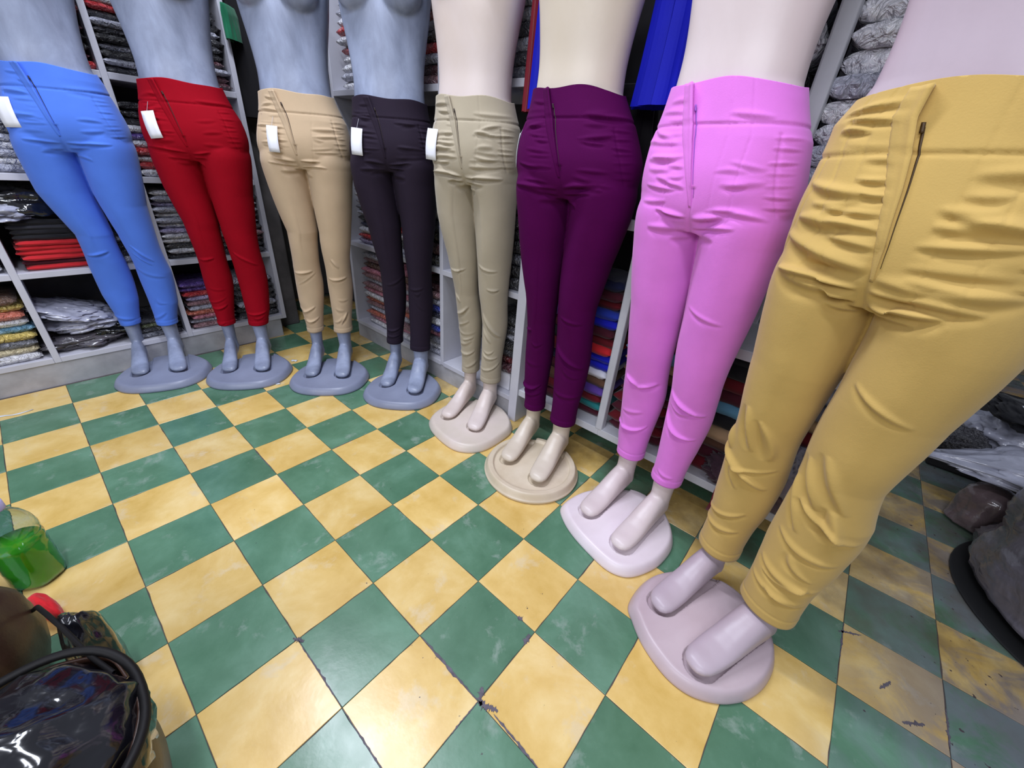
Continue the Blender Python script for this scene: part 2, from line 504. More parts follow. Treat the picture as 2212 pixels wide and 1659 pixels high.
def stack(side, c, z0, z1, cols, where, plastic=True, wid=1.0, dpt=1.0):
    """one pile of folded garments; side 'L' faces +x at v=c, side 'R' faces -y at u=c"""
    global npk
    n = len(cols); h = (z1 - z0) / n
    for k, cn in enumerate(cols):
        mat = PL(CN[cn]) if plastic else FA(CN[cn])
        o = bpy.data.objects.new('folded_garment', packet(rs.randrange(6), mat)); COL.objects.link(o)
        inset = rs.uniform(0.010, 0.034); dj = rs.uniform(-.008, .008); rz = rs.uniform(-.05, .05)
        if side == 'L': o.location = (XL - inset, c * T + dj, z0 + k * h); o.rotation_euler = (rs.uniform(-.02, .02), 0, math.pi / 2 + rz)
        else: o.location = (c * T + dj, YR + inset + (.0 if plastic else .02), z0 + k * h); o.rotation_euler = (0, rs.uniform(-.02, .02), rz)
        o.scale = (wid * rs.uniform(.93, 1.03), dpt, h / 0.026 * .96)
        what = 'folded garment in plastic' if plastic else 'folded unwrapped garment'
        tag(o, '%s %s, %s in stack %s' % (cn, what, ORD[min(k, 15)], where), 'garment', 'folded garments ' + where)
        npk += 1

# left shelving (v centre, z range, colours bottom to top)
stack('L', 1.02, 1.212, 1.50, ['charcoal', 'silver', 'black', 'silver', 'black', 'charcoal', 'silver', 'charcoal', 'red', 'white', 'black', 'black'], 'above red hips, left')
stack('L', 2.18, 1.212, 1.50, ['maroon', 'dusty pink', 'silver', 'maroon', 'black', 'charcoal', 'black', 'silver', 'black', 'charcoal', 'black'], 'above red hips, right')
stack('L', -0.1, 1.212, 1.46, ['red', 'maroon', 'black', 'black', 'maroon', 'silver', 'dark red', 'dusty pink', 'black'], 'above blue hips')
stack('L', 1.02, .847, 1.12, ['white', 'red', 'white', 'red', 'white', 'purple', 'white', 'charcoal', 'black', 'black'], 'level with red hips')
stack('L', -1.3, .847, 1.10, ['silver', 'white', 'silver', 'white', 'silver', 'charcoal', 'grey', 'charcoal', 'black', 'charcoal'], 'left of blue hips')
stack('L', -0.1, .847, 1.06, ['charcoal', 'black', 'silver', 'black', 'charcoal', 'black', 'black'], 'right of blue hips')
stack('L', -1.22, .492, .605, ['red', 'maroon', 'red', 'red', 'red', 'red'], 'left of blue knees', False)
stack('L', -1.18, .607, .68, ['black', 'black', 'charcoal', 'black'], 'of blacks left of blue knees', False)
stack('L', -0.12, .492, .76, ['silver', 'charcoal', 'black', 'silver', 'black', 'charcoal', 'silver', 'black', 'black'], 'between blue knees')
stack('L', 1.06, .492, .79, ['black', 'white', 'black', 'white', 'white', 'lilac', 'white', 'silver', 'white', 'silver', 'lilac', 'silver', 'white'], 'left of red knees')
stack('L', 2.2, .492, .78, ['charcoal', 'black', 'maroon', 'dusty pink', 'black', 'silver', 'grey', 'silver', 'white', 'charcoal'], 'right of red knees')
stack('L', -2.55, .132, .40, ['white', 'cream', 'grey', 'yellow', 'pale blue', 'white', 'coral', 'yellow', 'brown'], 'at bottom, far left')
stack('L', -3.7, .132, .36, ['white', 'grey', 'cream', 'pale blue', 'yellow', 'white', 'grey'], 'at bottom, outermost left')
stack('L', -2.55, .492, .62, ['white', 'silver', 'white', 'grey'], 'on second shelf, far left')
stack('L', 1.12, .132, .37, ['dusty pink', 'silver', 'pink', 'coral', 'silver', 'dusty pink', 'lilac', 'red', 'purple', 'purple'], 'left of red calves')
stack('L', 2.22, .132, .36, ['charcoal', 'black', 'silver', 'black', 'charcoal', 'black', 'silver'], 'right of red calves')
stack('L', -0.1, .132, .22, ['grey', 'charcoal', 'olive', 'charcoal'], 'between blue ankles')
# right shelving (u centre)
stack('R', -6.75, .112, .53, ['white', 'pink', 'coral', 'silver', 'dusty pink', 'coral', 'white', 'pink', 'dusty pink', 'silver', 'dusty pink', 'pink', 'brown', 'dusty pink', 'silver'], 'right of tan calves')
stack('R', -5.55, .112, .50, ['white', 'pink', 'dusty pink', 'silver', 'coral', 'dusty pink', 'white', 'pink', 'silver', 'dusty pink', 'brown', 'pink'], 'behind black calves')
stack('R', -4.38, .112, .48, ['silver', 'white', 'grey', 'pink', 'blue', 'white', 'navy', 'blue', 'silver', 'dusty pink', 'maroon'], 'right of black calves')
stack('R', -6.75, .577, .86, ['lilac', 'red', 'white', 'navy', 'black', 'silver', 'grey', 'silver', 'white', 'silver'], 'right of tan knees')
stack('R', -5.55, .577, .84, ['silver', 'black', 'white', 'red', 'grey', 'black', 'silver', 'grey'], 'behind black knees')
stack('R', -4.38, .577, 1.12, ['black', 'maroon', 'black', 'navy', 'silver', 'lilac', 'black', 'brown', 'black', 'maroon', 'charcoal'], 'right of black hips')
stack('R', -6.85, 1.262, 1.62, ['white', 'silver', 'white', 'white', 'red', 'white', 'red', 'white', 'silver', 'white', 'lilac'], 'between tan and black torsos')
stack('R', -4.38, 1.262, 1.58, ['dusty pink', 'maroon', 'silver', 'red', 'black', 'silver', 'coral', 'silver', 'lilac', 'coral'], 'between black and beige torsos')
stack('R', -1.93, 1.262, 1.62, ['grey', 'charcoal', 'silver', 'charcoal', 'silver', 'silver', 'white', 'silver', 'grey', 'silver'], 'right of beige torso')
stack('R', -1.93, .577, .90, ['charcoal', 'black', 'grey', 'black', 'charcoal', 'black', 'navy'], 'right of beige hips')
stack('R', -1.93, .20, .46, ['maroon', 'dark red', 'charcoal', 'black', 'silver', 'charcoal', 'black'], 'right of beige calves')
# rack with unwrapped clothes
stack('R', 0.12, .166, .70, ['maroon', 'teal', 'dark red', 'purple', 'brown', 'white', 'royal blue', 'royal blue', 'red', 'dark red', 'maroon', 'royal blue', 'blue', 'dark red', 'maroon', 'navy'], 'right of purple calves', False)
stack('R', -0.75, .166, .62, ['maroon', 'dark red', 'brown', 'maroon', 'navy', 'dark red', 'black', 'maroon', 'purple', 'black'], 'between purple calves', False, .8)
stack('R', 1.38, .166, .80, ['maroon', 'dark red', 'maroon', 'dark red', 'maroon', 'black', 'brown', 'tan', 'pale blue', 'dark red', 'dark red', 'brown', 'cream', 'pale blue', 'maroon', 'black'], 'left of pink calves', False)
stack('R', 2.7, .166, .55, ['dark red', 'maroon', 'brown', 'tan', 'black', 'pale blue', 'maroon', 'dark red', 'black'], 'between pink calves', False)
stack('R', 3.45, .166, .56, ['dusty pink', 'charcoal', 'grey', 'maroon', 'silver', 'dark red', 'tan', 'grey', 'silver'], 'left of mustard knees', False)
stack('R', 1.7, .902, 1.62, ['black', 'olive', 'silver', 'navy', 'black', 'white', 'silver', 'maroon', 'black', 'lilac'], 'right of pink torso', True, 1.0)
stack('R', 3.06, 1.022, 1.66, ['silver', 'silver', 'white', 'white', 'silver', 'white', 'white', 'white', 'white', 'white', 'white', 'white', 'white', 'white', 'white'], 'left of mustard waist', True, 1.26)
print('garments', npk)

# ------------------------------------------------------------ mannequins
LEG = [(.10, .066, .034, .040, .046), (.20, .066, .035, .0405, .047), (.26, .066, .035, .042, .049), (.34, .067, .036, .050, .056), (.42, .068, .034, .056, .062), (.50, .069, .022, .056, .062),
       (.56, .070, .012, .059, .064), (.64, .074, .006, .067, .073), (.74, .080, .002, .077, .084), (.84, .084, 0, .084, .096), (.92, .085, 0, .087, .106), (.98, .08, 0, .078, .1)]
BLEG = [(.075, .067, .040, .029, .034), (.10, .067, .036, .0275, .033), (.14, .067, .034, .027, .034), (.20, .066, .035, .031, .037), (.26, .066, .036, .036, .042), (.34, .067, .036, .043, .048), (.42, .068, .034, .048, .053),
        (.50, .069, .022, .045, .050), (.56, .070, .012, .046, .052), (.64, .074, .006, .052, .059), (.74, .080, .002, .060, .069), (.84, .083, 0, .066, .076), (.92, .080, 0, .068, .086), (.96, .08, 0, .062, .082)]
PEL = [(.895, 0, .002, .118, .085, 2.3), (.93, 0, .0, .160, .106, 2.4), (.97, 0, .0, .169, .115, 2.4), (1.02, 0, 0, .164, .116, 2.4), (1.08, 0, -.002, .149, .106, 2.3), (1.13, 0, -.004, .136, .096, 2.2), (1.19, 0, -.006, .127, .089, 2.2), (1.21, 0, -.006, .127, .089, 2.2)]
TOR = [(.91, 0, .002, .10, .075, 2.3), (.97, 0, 0, .150, .098, 2.3), (1.02, 0, 0, .146, .100, 2.3), (1.08, 0, -.002, .135, .092, 2.2), (1.13, 0, -.004, .128, .088, 2.2), (1.19, 0, -.006, .120, .082, 2.2), (1.25, 0, -.006, .118, .080, 2.2),
       (1.33, 0, -.006, .126, .086, 2.2), (1.42, 0, -.004, .140, .096, 2.3), (1.50, 0, 0, .150, .100, 2.3), (1.58, 0, .004, .160, .095, 2.4), (1.64, 0, .01, .172, .08, 2.4), (1.68, 0, .016, .14, .062, 2.2), (1.71, 0, .02, .065, .055, 2), (1.80, 0, .02, .052, .052, 2)]

FITTED = {  # lateral shape of each figure: (height, shift) for outer/inner edge of both legs
 'blue': {'LO': [(0.23, -0.043), (0.36, -0.048), (0.49, -0.038), (0.61, -0.017), (0.76, -0.045), (0.89, -0.036), (0.98, -0.03)], 'LI': [(0.22, -0.051), (0.33, -0.033), (0.5, -0.029), (0.68, -0.05)], 'RI': [(0.23, -0.04), (0.38, -0.026), (0.55, -0.016), (0.73, -0.026)], 'RO': [(0.22, -0.041), (0.31, -0.021), (0.45, -0.016), (0.57, -0.027), (0.72, -0.043), (0.87, -0.037), (1.03, -0.031), (1.15, -0.027), (1.19, -0.034)]},
 'red': {'LO': [(0.21, -0.046), (0.33, -0.044), (0.55, -0.018), (0.67, -0.005), (0.8, -0.014), (0.92, -0.013), (1.07, -0.027), (1.18, -0.027)], 'LI': [(0.21, -0.058), (0.43, -0.033), (0.61, -0.028), (0.72, -0.034)], 'RI': [(0.22, -0.042), (0.39, -0.024), (0.58, -0.019), (0.7, -0.027)], 'RO': [(0.21, -0.039), (0.28, -0.022), (0.48, -0.012), (0.63, -0.022), (0.78, -0.024), (0.92, -0.012), (1.07, -0.0), (1.19, -0.015)]},
 'tan': {'LO': [(0.21, -0.029), (0.35, -0.029), (0.51, -0.013), (0.66, 0.015), (0.78, 0.005), (0.91, -0.002), (1.07, -0.003), (1.19, -0.007)], 'LI': [(0.19, -0.035), (0.37, -0.019), (0.56, -0.012), (0.69, -0.014)], 'RI': [(0.19, -0.031), (0.38, -0.014), (0.55, -0.004), (0.7, -0.004)], 'RO': [(0.2, -0.024), (0.41, -0.015), (0.61, -0.007), (0.76, -0.005), (0.9, 0.001), (1.09, 0.024), (1.19, 0.005)]},
 'black': {'LO': [(0.19, -0.015), (0.37, 0.006), (0.54, 0.021), (0.7, 0.022), (0.84, 0.007), (1.02, 0.009), (1.18, -0.005)], 'LI': [(0.18, -0.019), (0.35, 0.001), (0.51, 0.016), (0.64, 0.007)], 'RI': [(0.18, -0.022), (0.46, 0.003), (0.65, 0.013)], 'RO': [(0.18, -0.002), (0.38, 0.002), (0.56, 0.001), (0.71, 0.003), (0.86, -0.005), (1.07, 0.008), (1.19, 0.01)]},
 'beige': {'LO': [(0.18, 0.003), (0.31, 0.006), (0.5, 0.015), (0.66, 0.02), (0.8, 0.012), (0.91, 0.017), (1.08, -0.009), (1.19, -0.018)], 'LI': [(0.19, -0.0), (0.31, 0.001), (0.51, -0.004), (0.67, -0.028)], 'RI': [(0.22, -0.025), (0.42, -0.004), (0.68, -0.018)], 'RO': [(0.18, -0.015), (0.33, -0.016), (0.57, -0.01), (0.77, -0.023), (0.91, -0.03), (1.1, -0.006), (1.19, -0.017)]},
 'purple': {'LO': [(0.19, -0.019), (0.29, -0.023), (0.51, 0.002), (0.62, 0.011), (0.8, 0.01), (0.95, 0.004), (1.08, -0.013), (1.19, -0.011)], 'LI': [(0.17, -0.018), (0.34, -0.024), (0.52, -0.018), (0.74, -0.037)], 'RI': [(0.16, -0.022), (0.38, -0.014), (0.54, -0.012), (0.75, -0.024)], 'RO': [(0.19, -0.005), (0.34, -0.004), (0.48, -0.004), (0.61, -0.014), (0.74, -0.005), (0.86, 0.012), (1.01, 0.017), (1.11, 0.007), (1.19, -0.019)]},
 'pink': {'LO': [(0.17, -0.013), (0.26, -0.022), (0.49, -0.014), (0.7, 0.007), (0.85, 0.008), (0.97, 0.005), (1.08, -0.018), (1.17, -0.019)], 'LI': [(0.19, -0.007), (0.39, -0.005), (0.56, -0.004), (0.66, -0.009)], 'RI': [(0.21, -0.001), (0.44, 0.012), (0.6, 0.008), (0.71, 0.008)], 'RO': [(0.19, 0.008), (0.32, 0.014), (0.51, 0.017), (0.67, 0.01), (0.76, 0.006), (0.88, 0.0), (1.03, 0.004), (1.09, 0.008), (1.19, -0.016)]},
 'mustard': {'LO': [(0.14, -0.01), (0.2, -0.024), (0.38, -0.018), (0.51, -0.01), (0.63, 0.007), (0.74, 0.023), (0.86, 0.027), (0.99, 0.025), (1.06, 0.013), (1.14, -0.007), (1.19, 0.011)], 'LI': [(0.16, -0.016), (0.31, -0.01), (0.52, -0.008), (0.67, -0.008), (0.78, -0.011)], 'RI': [(0.14, -0.004), (0.27, -0.004), (0.5, 0.018), (0.66, 0.021), (0.82, 0.014)], 'RO': [(0.14, 0.024), (0.37, 0.028), (0.48, 0.034), (0.57, 0.02), (0.67, 0.021), (0.73, 0.02), (0.86, 0.028)]},
}
LIFT = {'blue': (0.035, 0), 'red': (0.035, 0), 'tan': (0.04, 0), 'black': (0.06, 0), 'beige': (0.05, 0), 'purple': (0.05, 0), 'pink': (0.02, 0), 'mustard': (-0.03, -0.032)}

def edge_shift(par, x, z):
    """piecewise-linear sideways shift so that each figure's hips, knees and calves sit where they do in the photo"""
    t = FITTED[par['name']]
    e = {k: np.interp(z, [q[0] for q in t[k]], [q[1] for q in t[k]]) for k in ('LO', 'LI', 'RI', 'RO')}
    mid = (e['LO'] + e['RO']) / 2
    up = sstep(.45, .85, z)
    lr = (e['LI'] + e['RI']) / 2
    e['LI'] = lr + np.clip(e['LI'] - lr, -.012, .012); e['RI'] = lr + np.clip(e['RI'] - lr, -.012, .012)
    wid = (e['RO'] - e['LO']) / 2
    e['LI'] = np.clip(e['LI'], e['LO'] - .022, e['LO'] + .03); e['RI'] = np.clip(e['RI'], e['RO'] - .03, e['RO'] + .022)
    li = e['LI'] * (1 - up) + mid * up; ri = e['RI'] * (1 - up) + mid * up
    zz = np.clip(z, .10, .98)
    cx = np.interp(zz, [q[0] for q in LEG], [q[1] for q in LEG]); rx = np.interp(zz, [q[0] for q in LEG], [q[2] for q in LEG])
    a = np.maximum(cx + rx, .01); b = np.maximum(cx - rx, .001)
    xs = x / a                                  # -1 .. 1 across both legs
    bi = np.clip(b / a, .02, .6)
    sL = np.clip((xs + 1) / (1 - bi), 0, 1); sR = np.clip((xs - bi) / (1 - bi), 0, 1); sm = np.clip((xs + bi) / (2 * bi), 0, 1)
    left = e['LO'] * (1 - sL) + li * sL; right = ri * (1 - sR) + e['RO'] * sR; cen = li * (1 - sm) + ri * sm
    leg = np.where(xs < -bi, left, np.where(xs > bi, right, cen))
    s2 = np.clip((xs + 1) / 2, 0, 1)
    s2 = s2 * s2 * (3 - 2 * s2)
    pel = e['LO'] * (1 - s2) + e['RO'] * s2
    k = sstep(.80, .95, z)
    return leg * (1 - k) + pel * k

def warp(P, par):
    """lean, hip shift and one foot set forward; P is (n,3)"""
    P = P.copy(); z = P[:, 2].copy(); x0 = P[:, 0].copy(); y0 = P[:, 1].copy()
    sh = edge_shift(par, x0, np.clip(z, .2, 1.19))
    low = np.clip((y0 + .185) / .20, 0, 1)
    f2 = sstep(.12, .20, z)
    P[:, 0] += sh * (low * (1 - f2) + f2)
    k = sstep(0.12, 1.0, z)
    P[:, 0] += par['sx'] * k + par.get('tx', 0) * np.clip(z - 1.19, 0, 1)
    P[:, 1] += par['sy'] * k + par.get('ty', 0) * np.clip(z - 1.19, 0, 1)
    f = 1 - sstep(0.10, 0.9, z)
    sd = sstep(-.012, .012, x0)
    P[:, 1] -= f * (par['fr'] * sd + par['fl'] * (1 - sd))
    dc, dw = LIFT[par['name']]
    P[:, 2] = np.interp(z, [0, .25, .90, 1.19, 1.8], [0, .25, .90 + dc, 1.19 + dw, 1.8 + dw])
    return P

def foot_rings(s):
    tab = [(-.062, .010, .064, .082), (-.059, .019, .052, .100), (-.048, .025, .042, .125), (-.03, .028, .038, .140), (-.008, .029, .038, .142), (.02, .030, .038, .134), (.05, .0315, .039, .118), (.08, .033, .040, .100),
           (.11, .035, .041, .086), (.14, .0355, .041, .077), (.163, .034, .041, .073), (.179, .028, .043, .068), (.188, .018, .047, .061), (.191, .008, .051, .056)]
    R = []
    for f, hw, z0, z1 in tab:
        cx = s * (.067 + .004 * max(0, f / .19)); r = []
        for k in range(32):
            a = 2 * math.pi * k / 32; c, q = math.cos(a), math.sin(a)
            zz = (z0 + z1) / 2 + (z1 - z0) / 2 * math.copysign(abs(q) ** .9, q)
            r.append((cx + hw * math.copysign(abs(c) ** .85, c), -f, zz))
        R.append(r)
    return rings_mesh(R)

def leg_vf(tab, z0, z1, s, k=1.0, n=40, add=None):
    R = []
    for i in range(n):
        z = z0 + (z1 - z0) * i / (n - 1)
        cx, cy, rx, ry = interp(tab, z)
        g = add(z) if add else 0
        R.append(sell(s * cx, cy, z, rx * k + g, ry * k + g, 2.0, 40))
    return rings_mesh(R)

def tor_vf(tab, z0, z1, n=40, add=0.0):
    R = []
    for i in range(n):
        z = z0 + (z1 - z0) * i / (n - 1)
        cx, cy, hw, hd, e = interp(tab, z)
        R.append(sell(cx, cy, z, hw + add, hd + add, e, 64))
    return rings_mesh(R)

def ell_vf(c, r):
    R = []
    for i in range(1, 16):
        t = math.pi * i / 16
        R.append([(c[0] + r[0] * math.sin(t) * math.cos(2 * math.pi * k / 32), c[1] + r[1] * math.sin(t) * math.sin(2 * math.pi * k / 32), c[2] - r[2] * math.cos(t)) for k in range(32)])
    return rings_mesh(R)

def cat(pts, n):
    """closed Catmull-Rom through pts, n samples per span"""
    out = []; m = len(pts)
    for i in range(m):
        p0, p1, p2, p3 = (np.array(pts[(i + j - 1) % m]) for j in range(4))
        for k in range(n):
            t = k / n
            out.append(.5 * ((2 * p1) + (-p0 + p2) * t + (2 * p0 - 5 * p1 + 4 * p2 - p3) * t * t + (-p0 + 3 * p1 - 3 * p2 + p3) * t ** 3))
    return np.array(out)

def base_mesh(outline, par, style):
    o = cat(outline, 20); n = len(o)
    c = np.array([o[:, 0].mean(), (o[:, 1].min() + o[:, 1].max()) / 2])
    NR = 84
    V = []; F = []
    # foot hollows (local, per foot)
    def footd(x, y):
        d = 9
        for s, fw in ((-1, par['fl']), (1, par['fr'])):
            t_ = FITTED[par['name']]; ks = ('LO', 'LI') if s < 0 else ('RI', 'RO')
            sp = (t_[ks[0]][0][1] + t_[ks[1]][0][1]) / 2
            ax, ay = s * .067 + sp, .035 - fw; bx, by = s * .071 + sp * .16, -.152 - fw
            t = max(0, min(1, ((x - ax) * (bx - ax) + (y - ay) * (by - ay)) / ((bx - ax) ** 2 + (by - ay) ** 2)))
            d = min(d, math.hypot(x - ax - t * (bx - ax), y - ay - t * (by - ay)) - (.029 + .0065 * t))
        return d
    H = .034; DOME = .017 if style != 'round' else .012
    for i in range(NR + 1):
        r = (i / NR)
        rr = 1 - (1 - r) ** 1.25 if False else r
        for k in range(n):
            x, y = c + (o[k] - c) * rr
            e = 1 - rr
            # rim height: steep bevelled side then gentle dome
            if style == 'round':
                z = .012 + .026 * float(sstep(0, .09, e)) + DOME * float(sstep(.1, .9, e)) - .010 * float(sstep(.17, .21, e)) * (1 - float(sstep(.0, .30, y)))
            else:
                z = .006 + (H - .006) * (1 - (1 - min(1, e / .13)) ** 2.4) + DOME * float(sstep(.08, .85, e)) + .004 * float(sstep(-.2, .1, y)) * min(1, e / .2)
            d = footd(x, y)
            if d < .0035 and e > .03: z = min(z, .045) - .012
            V.append((x, y, z))
    for i in range(1, NR):
        for k in range(n):
            a = i * n + k; b = i * n + (k + 1) % n
            F.append((a, b, b + n, a + n))
    F.append(tuple(n + k for k in range(n))[::-1])
    lo = len(V)
    for k in range(n): V.append((*(c + (o[k] - c) * .985), 0.0))
    for k in range(n):
        a = NR * n + k; b = NR * n + (k + 1) % n
        F.append((a, b, lo + (k + 1) % n, lo + k))
    F.append(tuple(range(lo, lo + n)))
    # drop the unused innermost ring (all at centre)
    F = [tuple(reversed(f)) for f in F]
    V = V[n:]; F = [tuple(i - n for i in f) for f in F]
    me = mesh('base', V, F)
    bm = bmesh.new(); bm.from_mesh(me); bmesh.ops.recalc_face_normals(bm, faces=bm.faces[:]); bm.to_mesh(me); bm.free(); shade(me)
    return me

def wr_disp(P, Nn, wrinkles):
    """wrinkles: (x0,z0,x1,z1,width,amp,sag); all on the front of the cloth"""
    x, z = P[:, 0], P[:, 2]
    d = np.zeros(len(P))
    fm = np.clip(-Nn[:, 1] * 1.6 + .25, 0, 1)
    for (x0, z0, x1, z1, wd, amp, sag) in wrinkles:
        dx, dz = x1 - x0, z1 - z0; L2 = dx * dx + dz * dz + 1e-9; L = math.sqrt(L2)
        s = ((x - x0) * dx + (z - z0) * dz) / L2
        tt = ((z - z0) * dx - (x - x0) * dz) / L
        if dx < 0: tt = -tt
        tt = tt - sag * 4 * s * (1 - s) * (-1)
        env = np.where((s > 0) & (s < 1), np.sin(np.pi * np.clip(s, 0, 1)) ** .7, 0)
        wv = wd * (.55 + .45 * env)
        d += fm * env * amp * (np.exp(-(tt / wv) ** 2) - .75 * np.exp(-((tt + 1.7 * wv) / (1.1 * wv)) ** 2))
    return d

def trousers(par, vox):
    fit = par.get('fit', 0.0)
    vf = [leg_vf(LEG, .10, .98, -1, 1.0, 60, lambda z: fit + (par.get('loose', 0) * float(1 - sstep(.3, .62, np.array(z))))), leg_vf(LEG, .10, .98, 1, 1.0, 60, lambda z: fit + (par.get('loose', 0) * float(1 - sstep(.3, .62, np.array(z))))),
          tor_vf(PEL, .895, 1.21, 30, fit)]
    me = remesh(vf, vox, par.get('sm', 14))
    # cut hems and waist
    bm = bmesh.new(); bm.from_mesh(me)
    wz = par['wz']
    bmesh.ops.bisect_plane(bm, geom=bm.verts[:] + bm.edges[:] + bm.faces[:], plane_co=(0, 0, wz), plane_no=(par.get('wtilt', 0), 0, 1), clear_outer=True)
    for s, hz in ((-1, par['hl']), (1, par['hr'])):
        kill = [v for v in bm.verts if v.co.x * s > 0 and v.co.z < hz]
        bmesh.ops.delete(bm, geom=kill, context='VERTS')
        for v in bm.verts:
            if v.is_boundary and v.co.x * s > 0 and v.co.z < hz + .012: v.co.z = hz
    bm.to_mesh(me); bm.free()
    P = co_arr(me); Nn = nrm_arr(me).copy()
    x, y, z = P.T
    rnd = random.Random(par['seed'])
    d = np.zeros(len(P))
    front = np.clip(-Nn[:, 1] * 1.5 + .2, 0, 1)
    A = par.get('wr', 1.0)
    W = list(par.get('W', []))
    # pull lines between hips and fly
    for k in range(par.get('nhip', 11)):
        zz = rnd.uniform(.93, 1.14); s = rnd.choice((-1, 1))
        xa = s * rnd.uniform(.03, .06); xb = s * rnd.uniform(.09, .15)
        W.append((min(xa, xb), zz + rnd.uniform(-.012, .012), max(xa, xb), zz + rnd.uniform(-.008, .012), rnd.uniform(.004, .007), A * rnd.uniform(.0016, .0036), rnd.uniform(-.004, .002)))
    fx_ = par.get('flyx', -.03)
    for k in range(9):
        zz = 1.155 - k * .021 + rnd.uniform(-.004, .004)
        W.append((fx_ - rnd.uniform(.03, .095), zz + rnd.uniform(-.004, .006), fx_ - .012 + k * .003, zz + rnd.uniform(-.004, .004), rnd.uniform(.0035, .005), A * rnd.uniform(.0004, .0034), rnd.uniform(-.004, .004)))
    for k in range(7):
        zz = 1.09 - k * .021 + rnd.uniform(-.004, .004)
        W.append((.105 + k * .004, zz, .145 + k * .004, zz + rnd.uniform(-.004, .006), .0035, A * rnd.uniform(.0012, .0026), 0))
    # whiskers fanning from the crotch
    for s in (-1, 1):
        for k in range(3):
            z0 = .925 - k * .018 + rnd.uniform(-.004, .004)
            x0, x1 = s * .008, s * rnd.uniform(.07, .15) * (1 - .25 * k)
            z1 = z0 + rnd.uniform(-.004, .02) - k * .006
            if s < 0: W.append((x1, z1, x0, z0, rnd.uniform(.0045, .0075), A * rnd.uniform(.006, .0095) * (1 - .2 * k), rnd.uniform(-.006, .002)))
            else: W.append((x0, z0, x1, z1, rnd.uniform(.0045, .0075), A * rnd.uniform(.006, .0095) * (1 - .2 * k), rnd.uniform(-.006, .002)))
    # knees and shins
    for s in (-1, 1):
        cx = s * .069
        for zz, am in ((.478, .0030), (.39, .0025), (.33, .003), (.268, .0045), (.240, .0035)):
            if rnd.random() < .5:
                o = rnd.uniform(-.018, .018); t = rnd.uniform(-.03, .03)
                W.append((cx - rnd.uniform(.0, .055), zz + o - t, cx + rnd.uniform(.01, .055), zz + o + t, rnd.uniform(.004, .007), A * am * rnd.uniform(.7, 1.2), rnd.uniform(.002, .016)))
    d += wr_disp(P, Nn, W)
    # gentle large unevenness
    n3 = np.array([noise.noise(Vector((px * 13, py * 13, pz * 9 + par['seed']))) for px, py, pz in P])
    d += .0016 * A * n3
    # waistband seam, hem fold and centre-front seam pressed into the cloth
    bz = par['wz'] - .075 + .03 * x
    d -= .0022 * np.exp(-((z - bz) / .0028) ** 2) * (np.abs(y) < 1)
    d += .0012 * sstep(0, .006, z - bz) * 1.0
    for s, hz in ((-1, par['hl']), (1, par['hr'])):
        msk = (x * s > 0)
        d -= .0014 * msk * np.exp(-((z - hz - .024) / .0022) ** 2)
        d += .0010 * msk * (1 - sstep(hz + .022, hz + .026, z))
    d -= .0035 * front * np.exp(-(x / .0045) ** 2) * (z < .99) * (z > .88)
    # princess seams and pocket welts
    for sx_ in par.get('seams', ()):
        xs = sx_ * (1 + (1.1 - z) * .9)
        d -= .0013 * front * np.exp(-((x - xs) / .002) ** 2) * sstep(.90, .92, z)
    for s in (-1, 1):
        xs = s * (.112 + (1.1 - z) * .28)
        d -= .0022 * np.exp(-((x - xs) / .0026) ** 2) * front ** .5 * sstep(.945, .955, z) * (1 - sstep(1.095, 1.10, z))
    P += Nn * d[:, None]
    # wavy waist edge
    wv = sstep(par['wz'] - .03, par['wz'], z)
    P[:, 2] += wv * (.004 * np.sin(x * 38 + par['seed']) + .003 * np.sin(y * 50))
    set_co(me, P)
    tree = BVHTree.FromPolygons([tuple(p) for p in P], [tuple(f.vertices) for f in me.polygons])
    return me, tree

def surf(tree, x, z, lift=0.0):
    h = tree.ray_cast(Vector((x, -1, z)), Vector((0, 1, 0)))
    if h[0] is None: return Vector((x, -.1, z)), Vector((0, -1, 0))
    n = h[1] if h[1].y < 0 else -h[1]
    return h[0] + n * lift, n

def ribbon(tree, path, wids, lifts, par, thick=.0012, sub=24, name='ribbon'):
    """strip of cloth laid over the front: path [(x,z)...]; wids = offsets across; lifts = height of each column (or function of s)"""
    V = []; m = len(wids)
    pts = []
    for k in range(sub + 1):
        s = k / sub * (len(path) - 1); i = min(int(s), len(path) - 2); t = s - i
        pts.append((path[i][0] * (1 - t) + path[i + 1][0] * t, path[i][1] * (1 - t) + path[i + 1][1] * t))
    for k, (x, z) in enumerate(pts):
        s = k / sub
        for q in range(m):
            wq = wids[q](s) if callable(wids[q]) else wids[q]
            lq = lifts[q](s) if callable(lifts[q]) else lifts[q]
            p, n = surf(tree, x + wq, min(z, par['wz'] - .004), 0)
            V.append(p + Vector((0, -1, 0)) * lq + Vector((0, 0, max(0, z - (par['wz'] - .004)))))
    F = []
    for k in range(sub):
        for q in range(m - 1):
            a = k * m + q; F.append((a, a + m, a + m + 1, a + 1))
    V = np.array([tuple(v) for v in V])
    V = warp(V, par)
    me = mesh(name, V, F)
    return me

def solid(o, t, off=-1):
    md = o.modifiers.new('thickness', 'SOLIDIFY'); md.thickness = t; md.offset = off
    return o

M_ZIP = m_plain('zip_metal', (58, 48, 44), .45, .4)
M_TAG = m_plain('white_card', (238, 240, 248), .5, var=.02)
M_THREAD = m_plain('tag_thread', (190, 190, 200), .5)

